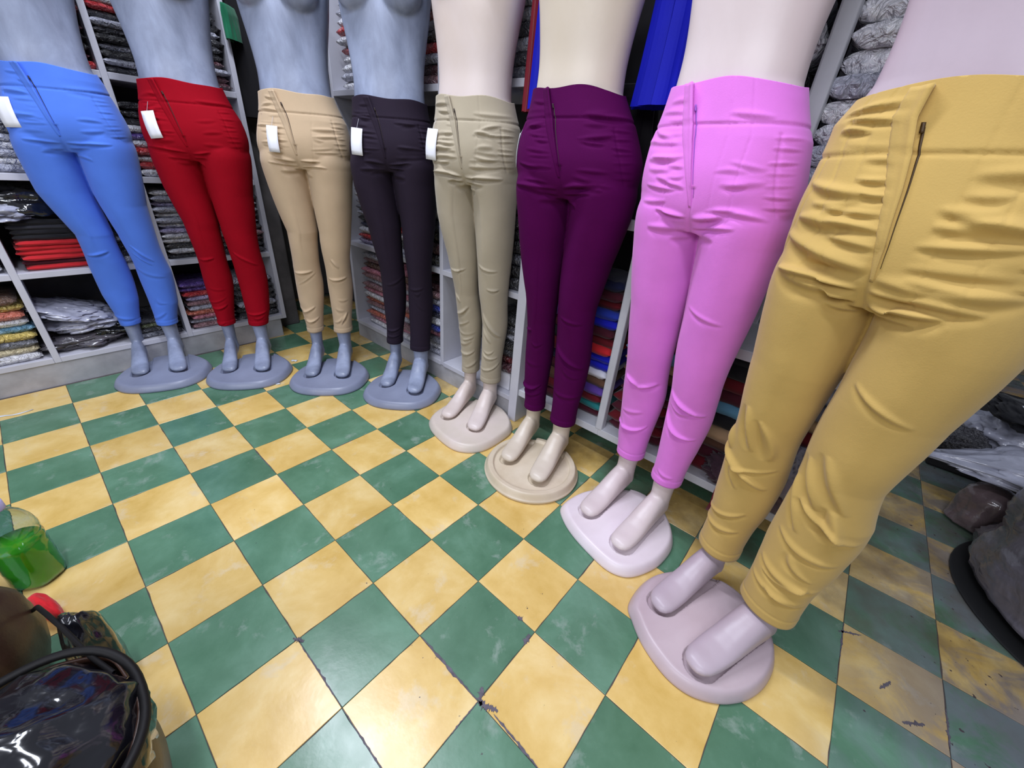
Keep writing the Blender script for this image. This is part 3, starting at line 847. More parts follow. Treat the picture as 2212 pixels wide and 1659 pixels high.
def mannequin(par):
    F = math.radians(par['ang']); fx, fy = math.cos(F), math.sin(F)
    th = math.atan2(fx, -fy)
    root = empty('mannequin', (par['O'][0], par['O'][1], 0), th)
    tag(root, par['label'], 'mannequin', 'trouser mannequins standing in a row')
    near = par.get('near', False)
    # body
    vf = [foot_rings(-1), foot_rings(1), leg_vf(BLEG, .075, .96, -1), leg_vf(BLEG, .075, .96, 1), tor_vf(TOR, .91, 1.8, 60)]
    for s in (-1, 1): vf.append(ell_vf((s * .070, -.076, 1.480 + par.get('bz', 0)), (.066, .055, .068)))
    me = remesh(vf, .0048, 5)
    P = warp(co_arr(me), par); set_co(me, P); shade(me)
    link('body', me, par['skin'], root)
    b = base_mesh(par['out'], par, par.get('style', 'slab'))
    link('base', b, par['basem'], root)
    tm, tree = trousers(par, .0030 if near else .0036)
    P = warp(co_arr(tm), par); set_co(tm, P); shade(tm)
    tr = link('trousers', tm, par['cloth'], root)
    solid(tr, .0022)
    tr['label'] = par['tlabel']
    wz = par['wz']; fx0 = par.get('flyx', -.03)
    # fly flap: folded facing hanging open beside the zip
    L = par.get('flap', .012)
    top = lambda q: (1 - q) ** 1.3
    nar = lambda q: 1 - .75 * max(0.0, (q - .35) / .65)
    fk = par.get('flys', 1.0)
    path = [(fx0 - .022 * fk, wz), (fx0 - .008 * fk, wz - .055), (fx0 + .008 * fk, wz - .12), (fx0 + .022 * fk, wz - .19), (fx0 + .030 * fk, wz - .235)]
    fl = ribbon(tree, path,
                [lambda q: -.017 * nar(q), lambda q: -.011 * nar(q), lambda q: -.004 * nar(q), lambda q: .003 * nar(q), lambda q: (.008 + .004 * top(q)) * nar(q), lambda q: (.006 + .002 * top(q)) * nar(q)],
                [-.0025, lambda q: .001 + .002 * nar(q), lambda q: .0035 * nar(q), lambda q: .0045 * nar(q) + L * .4 * top(q), lambda q: .004 * nar(q) + L * top(q), lambda q: -.001], par, name='fly_flap', sub=40)
    solid(link('fly_flap', fl, par['cloth'], tr), .0016)
    zo = .014
    zp = ribbon(tree, [(fx0 + zo - .011 * fk, wz - .045), (fx0 + zo - .003 * fk, wz - .08), (fx0 + zo * .8 + .010 * fk, wz - .14), (fx0 + zo * .4 + .028 * fk, wz - .215)],
                [lambda q: -.0016 * (1 - q * .8), 0, lambda q: .0016 * (1 - q * .8)], [.0006, .0012, .0006], par, name='zipper')
    z = solid(link('zipper', zp, par.get('zipm', M_ZIP), tr), .0006)
    if par.get('zlabel'): z['label'] = par['zlabel']
    sl_ = ribbon(tree, [(fx0 + zo - .012 * fk, wz - .040), (fx0 + zo - .010 * fk, wz - .052)], [-.002, 0, .002], [.003, .0045, .003], par, sub=4, name='zip_slider')
    solid(link('zip_slider', sl_, par.get('zipm', M_ZIP), tr), .001)
    # price tag
    if 'tag' in par:
        tx, tz, tw, tl, tilt, yaw = par['tag']
        p, n = surf(tree, tx, tz)
        pw = warp(np.array([[p.x, p.y, p.z]]), par)[0]
        V = []; F2 = []
        for j in range(7):
            for i in range(4):
                a = (i / 3 - .5) * tw; bq = -j / 6 * tl
                lx = a * math.cos(tilt) - bq * math.sin(tilt); lz = a * math.sin(tilt) + bq * math.cos(tilt)
                yy = -.014 - .012 * math.sin(j / 6 * 2.4)
                V.append((pw[0] + lx * math.cos(yaw), pw[1] + yy + lx * math.sin(yaw), pw[2] + lz))
        for j in range(6):
            for i in range(3):
                a = j * 4 + i; F2.append((a, a + 4, a + 5, a + 1))
        t = link('price_tag', mesh('price_tag', V, F2), M_TAG, tr); solid(t, .0006)
        t['label'] = 'blank white price tag'
        q = Vector((pw[0], pw[1] - .014, pw[2])); e = Vector((pw[0] + .004, pw[1] + .002, pw[2] + .03))
        V = []; F2 = []
        for k in range(5):
            c = q.lerp(e, k / 4)
            for a in range(4): V.append((c.x + .0006 * math.cos(a * math.pi / 2), c.y + .0006 * math.sin(a * math.pi / 2), c.z))
        for k in range(4):
            for a in range(4): F2.append((k * 4 + a, k * 4 + (a + 1) % 4, k * 4 + 4 + (a + 1) % 4, k * 4 + 4 + a))
        link('tag_string', mesh('tag_string', V, F2), M_THREAD, tr)
    return root

GREYSKIN = m_skin('grey_fibreglass', (154, 164, 190), (112, 120, 142), 9)
GREYBASE = m_skin('grey_base', (136, 143, 166), (124, 130, 152), 5)
GOUT = [(-.18, -.17), (-.148, -.24), (-.09, -.28), (0, -.292), (.1, -.275), (.160, -.215), (.180, -.12), (.165, -.05), (.115, .015), (.055, .060), (-.055, .060), (-.115, .015), (-.165, -.06)]
MAN = [
 dict(name='blue', W=[(-0.105, 0.535, -0.03, 0.55, 0.005, 0.007, 0.004), (0.04, 0.575, 0.1, 0.505, 0.005, 0.007, 0), (0.035, 0.545, 0.09, 0.49, 0.004, 0.005, 0)], O=(-1.75, -.021), ang=-25, fl=0, fr=0, sx=0, sy=-.04, wz=1.185, hl=0.22, hr=0.21, seed=1, out=GOUT, skin=GREYSKIN, basem=GREYBASE, cloth=m_fabric('blue_twill', (78, 122, 222)), near=False, wr=.8,
      tag=(-.127, 1.068, .050, .088, .06, -.3), label='grey mannequin in blue trousers, leftmost of the row', tlabel='cornflower blue high-waisted cropped trousers'),
 dict(name='red', W=[(-0.105, 0.525, -0.035, 0.53, 0.005, 0.007, 0.004), (0.04, 0.56, 0.115, 0.5, 0.005, 0.007, 0), (-0.105, 0.305, -0.03, 0.315, 0.005, 0.008, 0.012), (0.03, 0.275, 0.105, 0.28, 0.005, 0.007, 0.008)], O=(-1.512, .292), ang=-37, fl=0, fr=0, sx=-.005, sy=-.01, wz=1.185, hl=0.21, hr=0.21, seed=2, out=GOUT, skin=GREYSKIN, basem=GREYBASE, cloth=m_fabric('red_twill', (146, 6, 26), sheen=0, spec=.1), wr=.85,
      tag=(-.086, 1.07, .046, .086, .14, -.2), label='grey mannequin in red trousers, between the blue and the tan ones', tlabel='deep red high-waisted cropped trousers'),
 dict(name='tan', W=[(-0.11, 0.49, -0.03, 0.5, 0.005, 0.009, 0.003), (0.03, 0.47, 0.115, 0.478, 0.005, 0.009, 0.006), (0.06, 0.56, 0.09, 0.52, 0.006, 0.006, 0), (-0.105, 0.3, -0.04, 0.335, 0.005, 0.007, 0.004), (-0.105, 0.27, -0.03, 0.28, 0.005, 0.009, 0.014), (0.07, 0.25, 0.1, 0.31, 0.005, 0.008, 0)], O=(-1.206, .559), ang=-44, fl=0, fr=0, sx=0, sy=-.01, wz=1.185, hl=0.2, hr=0.205, seed=3, out=GOUT, skin=GREYSKIN, basem=GREYBASE, cloth=m_fabric('tan_twill', (190, 166, 136)), wr=1.0, seams=(-.05, .05),
      tag=(-.066, 1.055, .040, .086, -.02, -.1), label='grey mannequin in tan trousers, third from the left', tlabel='light tan high-waisted cropped trousers'),
 dict(name='black', W=[(-0.105, 0.265, -0.03, 0.275, 0.005, 0.007, 0.008), (-0.105, 0.235, -0.03, 0.24, 0.005, 0.006, 0.006), (0.03, 0.47, 0.1, 0.48, 0.005, 0.004, 0.004)], O=(-.857, .759), ang=-51, fl=-.02, fr=.02, sx=-.02, sy=-.01, wz=1.185, hl=0.19, hr=0.18, seed=4, out=GOUT, skin=GREYSKIN, basem=GREYBASE, cloth=m_fabric('black_twill', (34, 24, 40), sheen=.0), wr=.9,
      tag=(-.100, 1.062, .042, .086, -.05, -.1), label='grey mannequin in black trousers, rightmost of the four grey ones', tlabel='black high-waisted cropped trousers'),
 dict(name='beige', W=[(-0.118, 0.62, -0.03, 0.628, 0.0035, 0.008, 0.004), (0.03, 0.655, 0.118, 0.64, 0.004, 0.006, 0.006), (0.07, 0.575, 0.115, 0.575, 0.004, 0.006, 0.004), (-0.11, 0.53, -0.075, 0.5, 0.005, 0.006, 0), (-0.115, 0.445, -0.035, 0.485, 0.006, 0.009, 0.006), (-0.105, 0.4, -0.04, 0.425, 0.005, 0.006, 0), (0.035, 0.48, 0.115, 0.385, 0.006, 0.01, 0.006), (0.03, 0.42, 0.08, 0.36, 0.005, 0.007, 0), (0.035, 0.315, 0.105, 0.3, 0.005, 0.008, 0.012), (-0.105, 0.285, -0.03, 0.295, 0.005, 0.009, 0.012), (-0.08, 0.34, -0.03, 0.355, 0.004, 0.006, 0)], bz=0.035, O=(-.411, .809), ang=-70, fl=-.01, fr=.02, sx=-.03, sy=-.02, wz=1.185, hl=0.185, hr=0.175, seed=5, skin=m_skin('rosy_cream_fibreglass', (214, 200, 196), (204, 188, 176), 4),
      basem=m_skin('cream_base', (214, 200, 192), (204, 192, 178), 6), cloth=m_fabric('beige_twill', (168, 157, 136)), wr=1.5, nhip=20, seams=(.055,),
      out=[(-.157, -.16), (-.116, -.23), (-.031, -.284), (.045, -.308), (.111, -.29), (.155, -.244), (.190, -.153), (.200, -.085), (.17, -.02), (.10, .045), (0, .065), (-.09, .03), (-.14, -.05)],
      tag=(-.112, 1.078, .040, .088, -.05, -.1), label='cream mannequin in beige trousers, beside the black-trousered grey one', tlabel='beige high-waisted cropped trousers with wrinkled knees'),
 dict(name='purple', W=[(0.03, 0.485, 0.118, 0.415, 0.006, 0.01, 0.01), (-0.115, 0.5, -0.08, 0.505, 0.004, 0.006, 0), (0.04, 0.58, 0.115, 0.57, 0.005, 0.004, 0.003), (-0.105, 0.285, -0.03, 0.295, 0.005, 0.009, 0.012), (-0.105, 0.255, -0.03, 0.262, 0.005, 0.006, 0.008)], bz=0.08, O=(-.008, .775), ang=-81, fl=-.015, fr=.016, sx=-.02, sy=-.02, wz=1.19, hl=0.178, hr=0.18, seed=6, skin=m_skin('ivory_fibreglass', (208, 196, 180), (198, 184, 164), 4),
      basem=m_skin('ivory_base', (216, 202, 180), (200, 184, 158), 6), cloth=m_fabric('purple_twill', (74, 2, 66), sheen=.0, spec=.1), wr=1.0, nhip=14, style='round',
      out=[(.0 + .178 * math.sin(2 * math.pi * k / 14) + .008, -.112 + .178 * math.cos(2 * math.pi * k / 14)) for k in range(14)][::-1],
      tag=(-.148, 1.075, .03, .085, .0, -1.2), label='ivory mannequin in purple trousers on a round ridged base', tlabel='dark purple high-waisted cropped trousers'),
 dict(name='pink', W=[(-0.112, 0.315, -0.025, 0.335, 0.005, 0.01, 0.018), (-0.1, 0.49, -0.055, 0.465, 0.006, 0.009, 0), (-0.06, 0.462, -0.02, 0.49, 0.006, 0.008, 0), (0.025, 0.505, 0.118, 0.465, 0.006, 0.01, 0.008), (0.022, 0.44, 0.112, 0.385, 0.006, 0.011, 0.022), (0.03, 0.4, 0.06, 0.37, 0.004, 0.005, 0), (0.03, 0.74, 0.12, 0.72, 0.005, 0.003, 0.003)], bz=0.08, O=(.393, .744), ang=-97, fl=-.014, fr=.014, sx=-.02, sy=-.02, wz=1.185, hl=0.19, hr=0.195, seed=7, near=True, skin=m_skin('pale_pink_fibreglass', (214, 200, 200), (202, 186, 184), 3),
      basem=m_skin('pale_pink_base', (228, 216, 222), (216, 202, 206), 4), cloth=m_fabric('pink_twill', (216, 120, 212)), wr=1.1, nhip=16, seams=(.035, .07, -.06),
      zipm=m_plain('violet_zip_tape', (150, 86, 190), .5), zlabel='violet zipper tape',
      out=[(-.165, -.13), (-.158, -.185), (-.115, -.218), (-.054, -.24), (.027, -.253), (.081, -.255), (.118, -.243), (.145, -.218), (.166, -.17), (.178, -.108), (.170, -.026), (.13, .04), (.06, .09), (-.03, .09), (-.10, .03), (-.15, -.06)],
      label='pale pink mannequin in pink trousers, second from the right', tlabel='bright pink high-waisted cropped trousers with stitched front panels'),
 dict(name='mustard', W=[(-0.118, 0.56, -0.1, 0.5, 0.008, 0.009, 0), (-0.125, 0.505, -0.02, 0.43, 0.009, 0.013, 0.004), (-0.095, 0.64, -0.055, 0.53, 0.009, 0.009, 0), (-0.06, 0.62, -0.03, 0.52, 0.008, 0.008, -0.01), (-0.1, 0.47, -0.06, 0.4, 0.006, 0.005, 0), (-0.115, 0.255, -0.03, 0.27, 0.007, 0.006, 0.012), (0.03, 0.6, 0.065, 0.5, 0.009, 0.009, 0), (0.055, 0.63, 0.1, 0.52, 0.01, 0.008, 0), (0.04, 0.505, 0.125, 0.455, 0.007, 0.013, 0.006), (0.02, 0.54, 0.055, 0.42, 0.007, 0.01, 0), (0.085, 0.52, 0.1, 0.44, 0.009, 0.009, 0), (0.03, 0.4, 0.12, 0.385, 0.008, 0.006, 0.01), (0.03, 0.3, 0.12, 0.29, 0.009, 0.007, 0.014), (0.03, 0.24, 0.11, 0.235, 0.007, 0.006, 0.008), (0.04, 0.78, 0.13, 0.74, 0.006, 0.005, 0.004), (-0.15, 0.985, 0.0, 0.955, 0.01, 0.012, 0.004), (-0.14, 0.93, -0.01, 0.915, 0.01, 0.011, 0.004), (0.01, 0.945, 0.15, 0.955, 0.01, 0.01, 0.006), (0.012, 0.905, 0.1, 0.915, 0.009, 0.008, 0.0), (0.04, 1.02, 0.15, 1.03, 0.008, 0.008, 0), (-0.13, 1.06, -0.03, 1.05, 0.007, 0.008, 0.004), (-0.13, 1.01, -0.04, 1.01, 0.007, 0.008, 0.004), (0.05, 1.08, 0.14, 1.09, 0.008, 0.005, 0)], bz=0.08, flyx=-.012, flys=.65, O=(.729, .573), ang=-111, fl=-.016, fr=.016, sx=-.02, sy=-.02, wz=1.175, hl=0.155, hr=0.145, seed=8, near=True, loose=.006, skin=m_skin('mauve_pink_fibreglass', (186, 170, 180), (174, 158, 168), 3),
      basem=m_skin('mauve_base', (196, 178, 184), (182, 162, 168), 4), cloth=m_fabric('mustard_twill', (190, 158, 90)), wr=1.7, nhip=12, seams=(.05, .09, -.055, -.085),
      zipm=m_plain('dark_zip', (70, 52, 30), .5, .3), zlabel='dark zipper with metal slider',
      out=[(-.150, -.13), (-.121, -.205), (-.082, -.227), (-.035, -.243), (.014, -.248), (.059, -.244), (.099, -.226), (.131, -.194), (.154, -.154), (.168, -.102), (.167, -.04), (.147, .024), (.105, .075), (.04, .10), (-.05, .09), (-.12, .02), (-.152, -.06)],
      label='mauve-pink mannequin in mustard trousers, nearest and rightmost', tlabel='mustard yellow high-waisted trousers, creased at the knees'),
]
for par in MAN: mannequin(par)

# ------------------------------------------------------------ soft bags and loose things
def lump_mesh(name, r, seed, amp=.15, freq=2.0, ridged=.08, rf=5.0, flat=None, seg=(56, 36), sq=1.0):
    V = []; F = []; nu, nv = seg
    for j in range(nv + 1):
        t = math.pi * j / nv
        for i in range(nu):
            a = 2 * math.pi * i / nu
            dv = Vector((math.sin(t) * math.cos(a), math.sin(t) * math.sin(a), math.cos(t)))
            q = Vector(tuple(math.copysign(abs(v) ** sq, v) for v in dv))
            k = 1 + amp * noise.noise(dv * freq + Vector((seed * 5.3, 0, 0)))
            rg = abs(noise.noise(dv * rf + Vector((0, seed * 3.7, 0)))) + .5 * abs(noise.noise(dv * rf * 2.2 + Vector((0, 0, seed))))
            k += ridged * (.5 - rg * 1.6)
            p = Vector((q.x * r[0], q.y * r[1], q.z * r[2])) * k
            if flat is not None and p.z < flat: p.z = flat
            V.append(p)
    for j in range(nv):
        for i in range(nu):
            a = j * nu + i; b = j * nu + (i + 1) % nu
            F.append((a, a + nu, b + nu, b))
    return mesh(name, V, F)

def m_film(name, c, rough=.12, alpha=None, tr=0.0):
    m, nt, b = new_mat(name); c = lin(c)
    tc = N(nt, 'ShaderNodeTexCoord').outputs['Object']
    nt.links.new(ramp(nt, noise_t(nt, tc, 9, 5, .6, 1.0), [(.35, tuple(v * .75 for v in c)), (.7, tuple(min(1, v * 1.15) for v in c))]), b.inputs['Base Color'])
    b.inputs['Roughness'].default_value = rough
    b.inputs['Coat Weight'].default_value = .6; b.inputs['Coat Roughness'].default_value = .08
    if tr: b.inputs['Transmission Weight'].default_value = tr
    if alpha is not None: b.inputs['Alpha'].default_value = alpha
    bump(nt, b, noise_t(nt, tc, 9, 3, .5, .8), .55, .02)
    return m

FILM_BLACK = m_film('black_polythene', (20, 20, 26))
FILM_WHITE = m_film('milky_polythene', (186, 188, 206), .2)
FILM_GREY = m_film('smoky_polythene', (98, 94, 102), .25)
FILM_BROWN = m_film('brown_bundle_wrap', (112, 96, 98), .2)

def thing(name, me, mat, label, cat_, loc=(0, 0, 0), rot=None, group=None):
    return tag(link(name, me, mat, None, loc, rot), label, cat_, group)

thing('plastic_bag', lump_mesh('plastic_bag', (.125, .19, .085), 3, .25, 2, .2, 4, -.05), FILM_BLACK, 'bulging glossy black plastic bag on the folded black garments left of the blue knees', 'bag', (XL - .15, -.24, .735))
thing('plastic_bag', lump_mesh('plastic_bag', (.12, .12, .04), 4, .25, 2, .2, 4, -.02), FILM_WHITE, 'crumpled white plastic bag beside the black one, left shelf edge', 'bag', (XL - .10, -.36, .70))
for i, (v, z, r, mt, lb) in enumerate([(-1.35, .165, (.12, .17, .034), FILM_GREY, 'flat grey plastic packet on the bottom shelf, underneath the others'),
                                       (-.75, .20, (.11, .13, .034), FILM_BLACK, 'dark plastic packet on the bottom shelf behind the blue trousers'),
                                       (-1.2, .235, (.11, .16, .034), FILM_WHITE, 'white plastic packet on the bottom shelf left of blue calves'),
                                       (-1.35, .29, (.12, .15, .03), FILM_WHITE, 'topmost white plastic packet, leaning, left of blue calves')]):
    thing('plastic_packet', lump_mesh('plastic_packet', r, 10 + i, .3, 2, .25, 4, -r[2] * .8), mt, lb, 'packet', (XL - .135, v * T, z), (0, .05, 0) if i < 3 else (-.28, .1, 0), 'loose packets on the bottom shelf')
# clothes bundle on the shelf beside the beige mannequin
thing('cardboard_box', box_mesh('cardboard_box', -.065, .065, 0, .16, 0, .086, .004), m_plain('white_card_box', (214, 214, 222), .6), 'plain white box on the bottom shelf behind the beige trousers', 'box', (-1.93 * T, YR + .03, .111))

# hanging pleated skirts
def skirt(x, y, ztop, zbot, w0, w1, mat, label, seed, pleats=15):
    V = []; F = []; nu, nv = pleats * 6, 14
    for j in range(nv + 1):
        t = j / nv; wd = w0 + (w1 - w0) * t
        for i in range(nu):
            a = 2 * math.pi * i / nu
            pl = abs(((i / 6) % 1) * 2 - 1)
            rr = 1 - (.10 + .16 * t) * pl + .06 * noise.noise(Vector((math.cos(a) * 2, math.sin(a) * 2 + seed, t * 2)))
            V.append((math.cos(a) * wd * rr, math.sin(a) * .045 * (1 + t * .4) * rr, ztop + (zbot - ztop) * t + (.006 * noise.noise(Vector((a * 3, seed, 0))) if j == nv else 0)))
    for j in range(nv):
        for i in range(nu):
            a = j * nu + i; b = j * nu + (i + 1) % nu
            F.append((a, b, b + nu, a + nu))
    root = empty('pleated_skirt', (x, y, zbot)); tag(root, label, 'skirt', 'skirts hanging from the rack')
    V = [(p[0], p[1], p[2] - zbot) for p in V]
    me = mesh('cloth', V, F, False)
    solid(link('cloth', me, mat, root), .001)
    link('waistband', box_mesh('waistband', -w0 * 1.02, w0 * 1.02, -.046, .046, ztop - zbot - .01, ztop - zbot + .035, .012), mat, root)
    return root
M_RB = m_fabric('royal_blue_cloth', (10, 18, 168), .7, .05, .0)
M_RB2 = m_fabric('dark_red_cloth', (120, 16, 34), .6)
M_BK = m_fabric('black_cloth', (16, 14, 18), .8)
skirt(.19, .835, 1.72, 1.17, .075, .118, M_RB, 'royal blue pleated skirt hanging between the purple and pink mannequins', 1)
skirt(-.222, .855, 1.72, 1.17, .035, .055, M_RB, 'royal blue pleated skirt hanging between the beige and purple mannequins', 2, 9)
skirt(-.292, .895, 1.72, 1.165, .018, .03, M_RB2, 'dark red skirt hanging edge-on beside the blue pleated skirt', 3, 7)
skirt(.02, .93, 1.20, .86, .08, .13, M_BK, 'black skirt hanging behind the purple trousers', 4, 9)
skirt(.30, .93, 1.17, .80, .07, .10, M_BK, 'black skirt hanging behind the pink trousers', 5, 9)
rail = empty('hanging_rail', (0, .93, 1.0))
tag(rail, 'dark metal rail above the pleated skirts', 'rail')
def tube(name, p0, p1, r, mat, parent):
    p0, p1 = Vector(p0), Vector(p1); d = (p1 - p0); q = d.to_track_quat('Z', 'Y'); n = 14
    V = []
    for s in (0, 1):
        for k in range(n): V.append(p0 + q @ Vector((r * math.cos(2 * math.pi * k / n), r * math.sin(2 * math.pi * k / n), d.length * s)))
    F = [(k, (k + 1) % n, n + (k + 1) % n, n + k) for k in range(n)] + [tuple(range(n))[::-1], tuple(range(n, 2 * n))]
    return link(name, mesh(name, V, F), mat, parent)
M_STEEL = m_plain('dark_steel', (60, 60, 66), .35, .8)
tube('bar', (-.45, -.03, .77), (.47, -.03, .77), .012, M_STEEL, rail)
for xx in (-.24, .155): tube('bracket', (xx, -.03, .77), (xx, .27, .77), .008, M_STEEL, rail)

# corner: dark clothes hanging in the gap between both shelf runs
def garment_hang(x, y, zt, zb, w_, mat, label, seed):
    V = []; F = []; nu, nv = 60, 16
    for j in range(nv + 1):
        t = j / nv
        for i in range(nu):
            a = 2 * math.pi * i / nu
            rr = 1 + .18 * noise.noise(Vector((math.cos(a) * 3, math.sin(a) * 3, t * 1.5 + seed)))
            V.append((math.cos(a) * w_ * rr * (.55 + .45 * min(1, t * 4)), math.sin(a) * .06 * rr, (zt - zb) * (1 - t)))
    for j in range(nv):
        for i in range(nu):
            a = j * nu + i; b = j * nu + (i + 1) % nu; F.append((a, b, b + nu, a + nu))
    F.append(tuple(range(nu))[::-1])
    o = thing('hanging_garment', mesh('hanging_garment', V, F), mat, label, 'garment', (x, y, zb), (0, 0, .8), 'clothes hanging in the corner')
    return o
garment_hang(-1.86, .66, 1.9, 1.12, .11, M_BK, 'black garment hanging in the corner right of the red mannequin', 1)
garment_hang(-1.75, .78, 1.9, 1.02, .12, FA((18, 16, 20)), 'black garment hanging in the corner behind the tan mannequin', 2)
garment_hang(-1.80, .588, 1.52, 1.40, .022, FA((26, 110, 76)), 'small green garment hanging beside the left shelf end', 3)

# ------------------------------------------------------------ right-hand pile of bags
thing('low_platform', box_mesh('low_platform', 1.22, 2.4, 1.97, 3.2, 0, .06, .01), m_plain('black_painted_wood', (24, 22, 24), .7), 'low black platform under the heap of clothes, right edge', 'platform')
def sack(name, loc, r, h, seed, mat, label, neck=False):
    V = []; F = []; nu, nv = 72, 40
    for j in range(nv + 1):
        t = j / nv
        prof = (min(1, t / .06) ** .5) * (1 - .12 * t) * (1 if t < .75 else math.sqrt(max(0.0, 1 - ((t - .75) / .25) ** 2)) * .95 + .05)
        for i in range(nu):
            a = 2 * math.pi * i / nu
            dv = Vector((math.cos(a), math.sin(a), t * 2.2))
            k = 1 + .12 * noise.noise(dv * 1.4 + Vector((seed, 0, 0))) - .13 * abs(noise.noise(Vector((math.cos(a) * 3, math.sin(a) * 3, t * 1.6 + seed)))) - .04 * abs(noise.noise(dv * 8))
            V.append((r[0] * prof * k * math.cos(a), r[1] * prof * k * math.sin(a), h * t))
    for j in range(nv):
        for i in range(nu):
            a = j * nu + i; b = j * nu + (i + 1) % nu; F.append((a, b, b + nu, a + nu))
    F.append(tuple(range(nv * nu, nv * nu + nu)))
    return thing(name, mesh(name, V, F), mat, label, 'bag', loc)
sack('plastic_sack', (1.62, 1.26, .012), (.37, .36), .36, 3, FILM_GREY, 'big smoky grey plastic sack standing on the floor, right edge')
mt_ = link('tray', lump_mesh('tray', (.375, .375, .012), 77, .02, 1, 0, 4, -.006), m_plain('black_rubber', (14, 14, 16), .6), None, (1.62, 1.26, .006))
tag(mt_, 'black rubber mat under the big grey plastic sack', 'mat')
sack('wrapped_bundle', (1.335, 1.60, 0), (.085, .085), .17, 5, FILM_BROWN, 'small brownish bundle wrapped in clear plastic on the floor by the sack')
wb = lump_mesh('plastic_bag', (.20, .15, .055), 8, .25, 1.5, .22, 2.4)
a_ = co_arr(wb); tt_ = np.clip((-a_[:, 0] - .06) / .14, 0, 1)
a_[:, 0] -= tt_ * .11; a_[:, 1] = a_[:, 1] * (1 - .75 * tt_) - .07 * tt_; a_[:, 2] = a_[:, 2] * (1 - .7 * tt_) - .03 * tt_
set_co(wb, a_)
thing('plastic_bag', wb, FILM_WHITE, 'crumpled translucent white plastic bag on top of the brown bundle', 'bag', (1.40, 1.66, .235))
thing('plastic_bag', lump_mesh('plastic_bag', (.20, .20, .13), 9, .3, 1.6, .25, 2.5, -.10), FILM_WHITE, 'big white plastic bag of clothes at the back of the heap, right edge', 'bag', (1.70, 2.45, .17))
thing('plastic_bag', lump_mesh('plastic_bag', (.09, .08, .06), 12, .3, 1.6, .3, 2.5, -.05), PL((60, 58, 66)), 'dark glossy plastic bag at the near corner of the black platform', 'bag', (1.29, 2.05, .115))
thing('plastic_bag', lump_mesh('plastic_bag', (.14, .12, .09), 13, .3, 1.6, .3, 2.5, -.08), FILM_WHITE, 'white plastic bag under the black lettered shirt', 'bag', (1.44, 2.22, .15))
tsh = thing('folded_shirt', lump_mesh('folded_shirt', (.15, .11, .03), 15, .3, 2, .15, 4, -.02, sq=.7), FA((20, 20, 26)), 'black folded shirt with white block lettering on the heap', 'shirt', (1.46, 2.16, .27), (.25, .1, .5))
def letters(parent, txt, size, loc, rot, mat, name='lettering'):
    cu = bpy.data.curves.new('lettering', 'FONT'); cu.body = txt; cu.size = size; cu.extrude = .0008
    tmp = bpy.data.objects.new('tmpf', cu); COL.objects.link(tmp)
    me = bpy.data.meshes.new_from_object(tmp.evaluated_get(bpy.context.evaluated_depsgraph_get()))
    bpy.data.objects.remove(tmp)
    o = link(name, me, mat, parent, loc, rot); return o
letters(tsh, 'FUL', .08, (-.09, -.05, .036), (.1, 0, .1), m_plain('white_print', (220, 220, 228), .6))
thing('folded_shirt', lump_mesh('folded_shirt', (.08, .06, .03), 16, .3, 2, .2, 4, -.02), FA((170, 24, 52)), 'crimson folded cloth among the white bags, right edge', 'shirt', (1.58, 2.50, .33))

# loose cloth spilling from the raised rack behind the mustard trousers
for i, (x, z, r, c, lb) in enumerate([(.70, .21, (.09, .05, .05), (96, 78, 80), 'brownish cloth spilling over the rack edge left of the mustard knees'),
                                      (.62, .22, (.09, .05, .05), (60, 40, 50), 'dark maroon cloth spilling over the rack edge between mustard calves'),
                                      (.745, .30, (.06, .05, .08), (140, 136, 146), 'grey cloth bundle on the rack between the mustard legs')]):
    thing('loose_cloth', lump_mesh('loose_cloth', r, 30 + i, .4, 2, .3, 4), FA(c), lb, 'cloth', (x, YR + .02, z), None, 'cloth spilling from the raised rack')
thing('hanging_garment', lump_mesh('hanging_garment', (.05, .05, .22), 40, .3, 1.5, .25, 3), FA((74, 56, 56)), 'brown garment hanging down between the pink and mustard trousers', 'garment', (.68, YR + .06, .42), None, 'garments hanging at the raised rack')
def ribbon_thing(pts, wd, mat, label, name='ribbon'):
    V = []; F = []
    for k, p in enumerate(pts): V += [(p[0] - wd / 2, p[1], p[2]), (p[0] + wd / 2, p[1], p[2])]
    for k in range(len(pts) - 1): F.append((2 * k, 2 * k + 1, 2 * k + 3, 2 * k + 2))
    o = thing(name, mesh(name, V, F), mat, label, 'ribbon'); solid(o, .001); return o
ribbon_thing([(.60, .86, .19), (.60, .855, .16), (.603, .853, .12), (.598, .855, .08)], .018, FA((126, 22, 44)), 'dark red ribbon hanging below the rack edge right of the pink trousers')

# ------------------------------------------------------------ bottle
def lathe(name, prof, n=64, wob=None):
    V = []; F = []
    for r, z in prof:
        for k in range(n):
            a = 2 * math.pi * k / n; q = r * (1 + (wob(a, z) if wob else 0)); V.append((q * math.cos(a), q * math.sin(a), z))
    for i in range(len(prof) - 1):
        for k in range(n):
            a = i * n + k; b = i * n + (k + 1) % n; F.append((a, b, b + n, a + n))
    F.append(tuple(range(n))[::-1]); F.append(tuple(range((len(prof) - 1) * n, len(prof) * n)))
    return mesh(name, V, F)
def m_glass(name, c, rough=.02, ior=1.4):
    m, nt, b = new_mat(name)
    b.inputs['Base Color'].default_value = (*lin(c), 1); b.inputs['Transmission Weight'].default_value = 1; b.inputs['IOR'].default_value = ior; b.inputs['Roughness'].default_value = rough
    tc = N(nt, 'ShaderNodeTexCoord').outputs['Object']
    bump(nt, b, noise_t(nt, tc, 18, 3), .25, .006)
    return m
bt = empty('bottle', (-.615, -.565, 0)); tag(bt, 'large clear plastic bottle of bright green liquid on the floor, left edge', 'bottle')
petal = lambda a, z: (.05 * math.cos(5 * a) * max(0, 1 - z / .03))
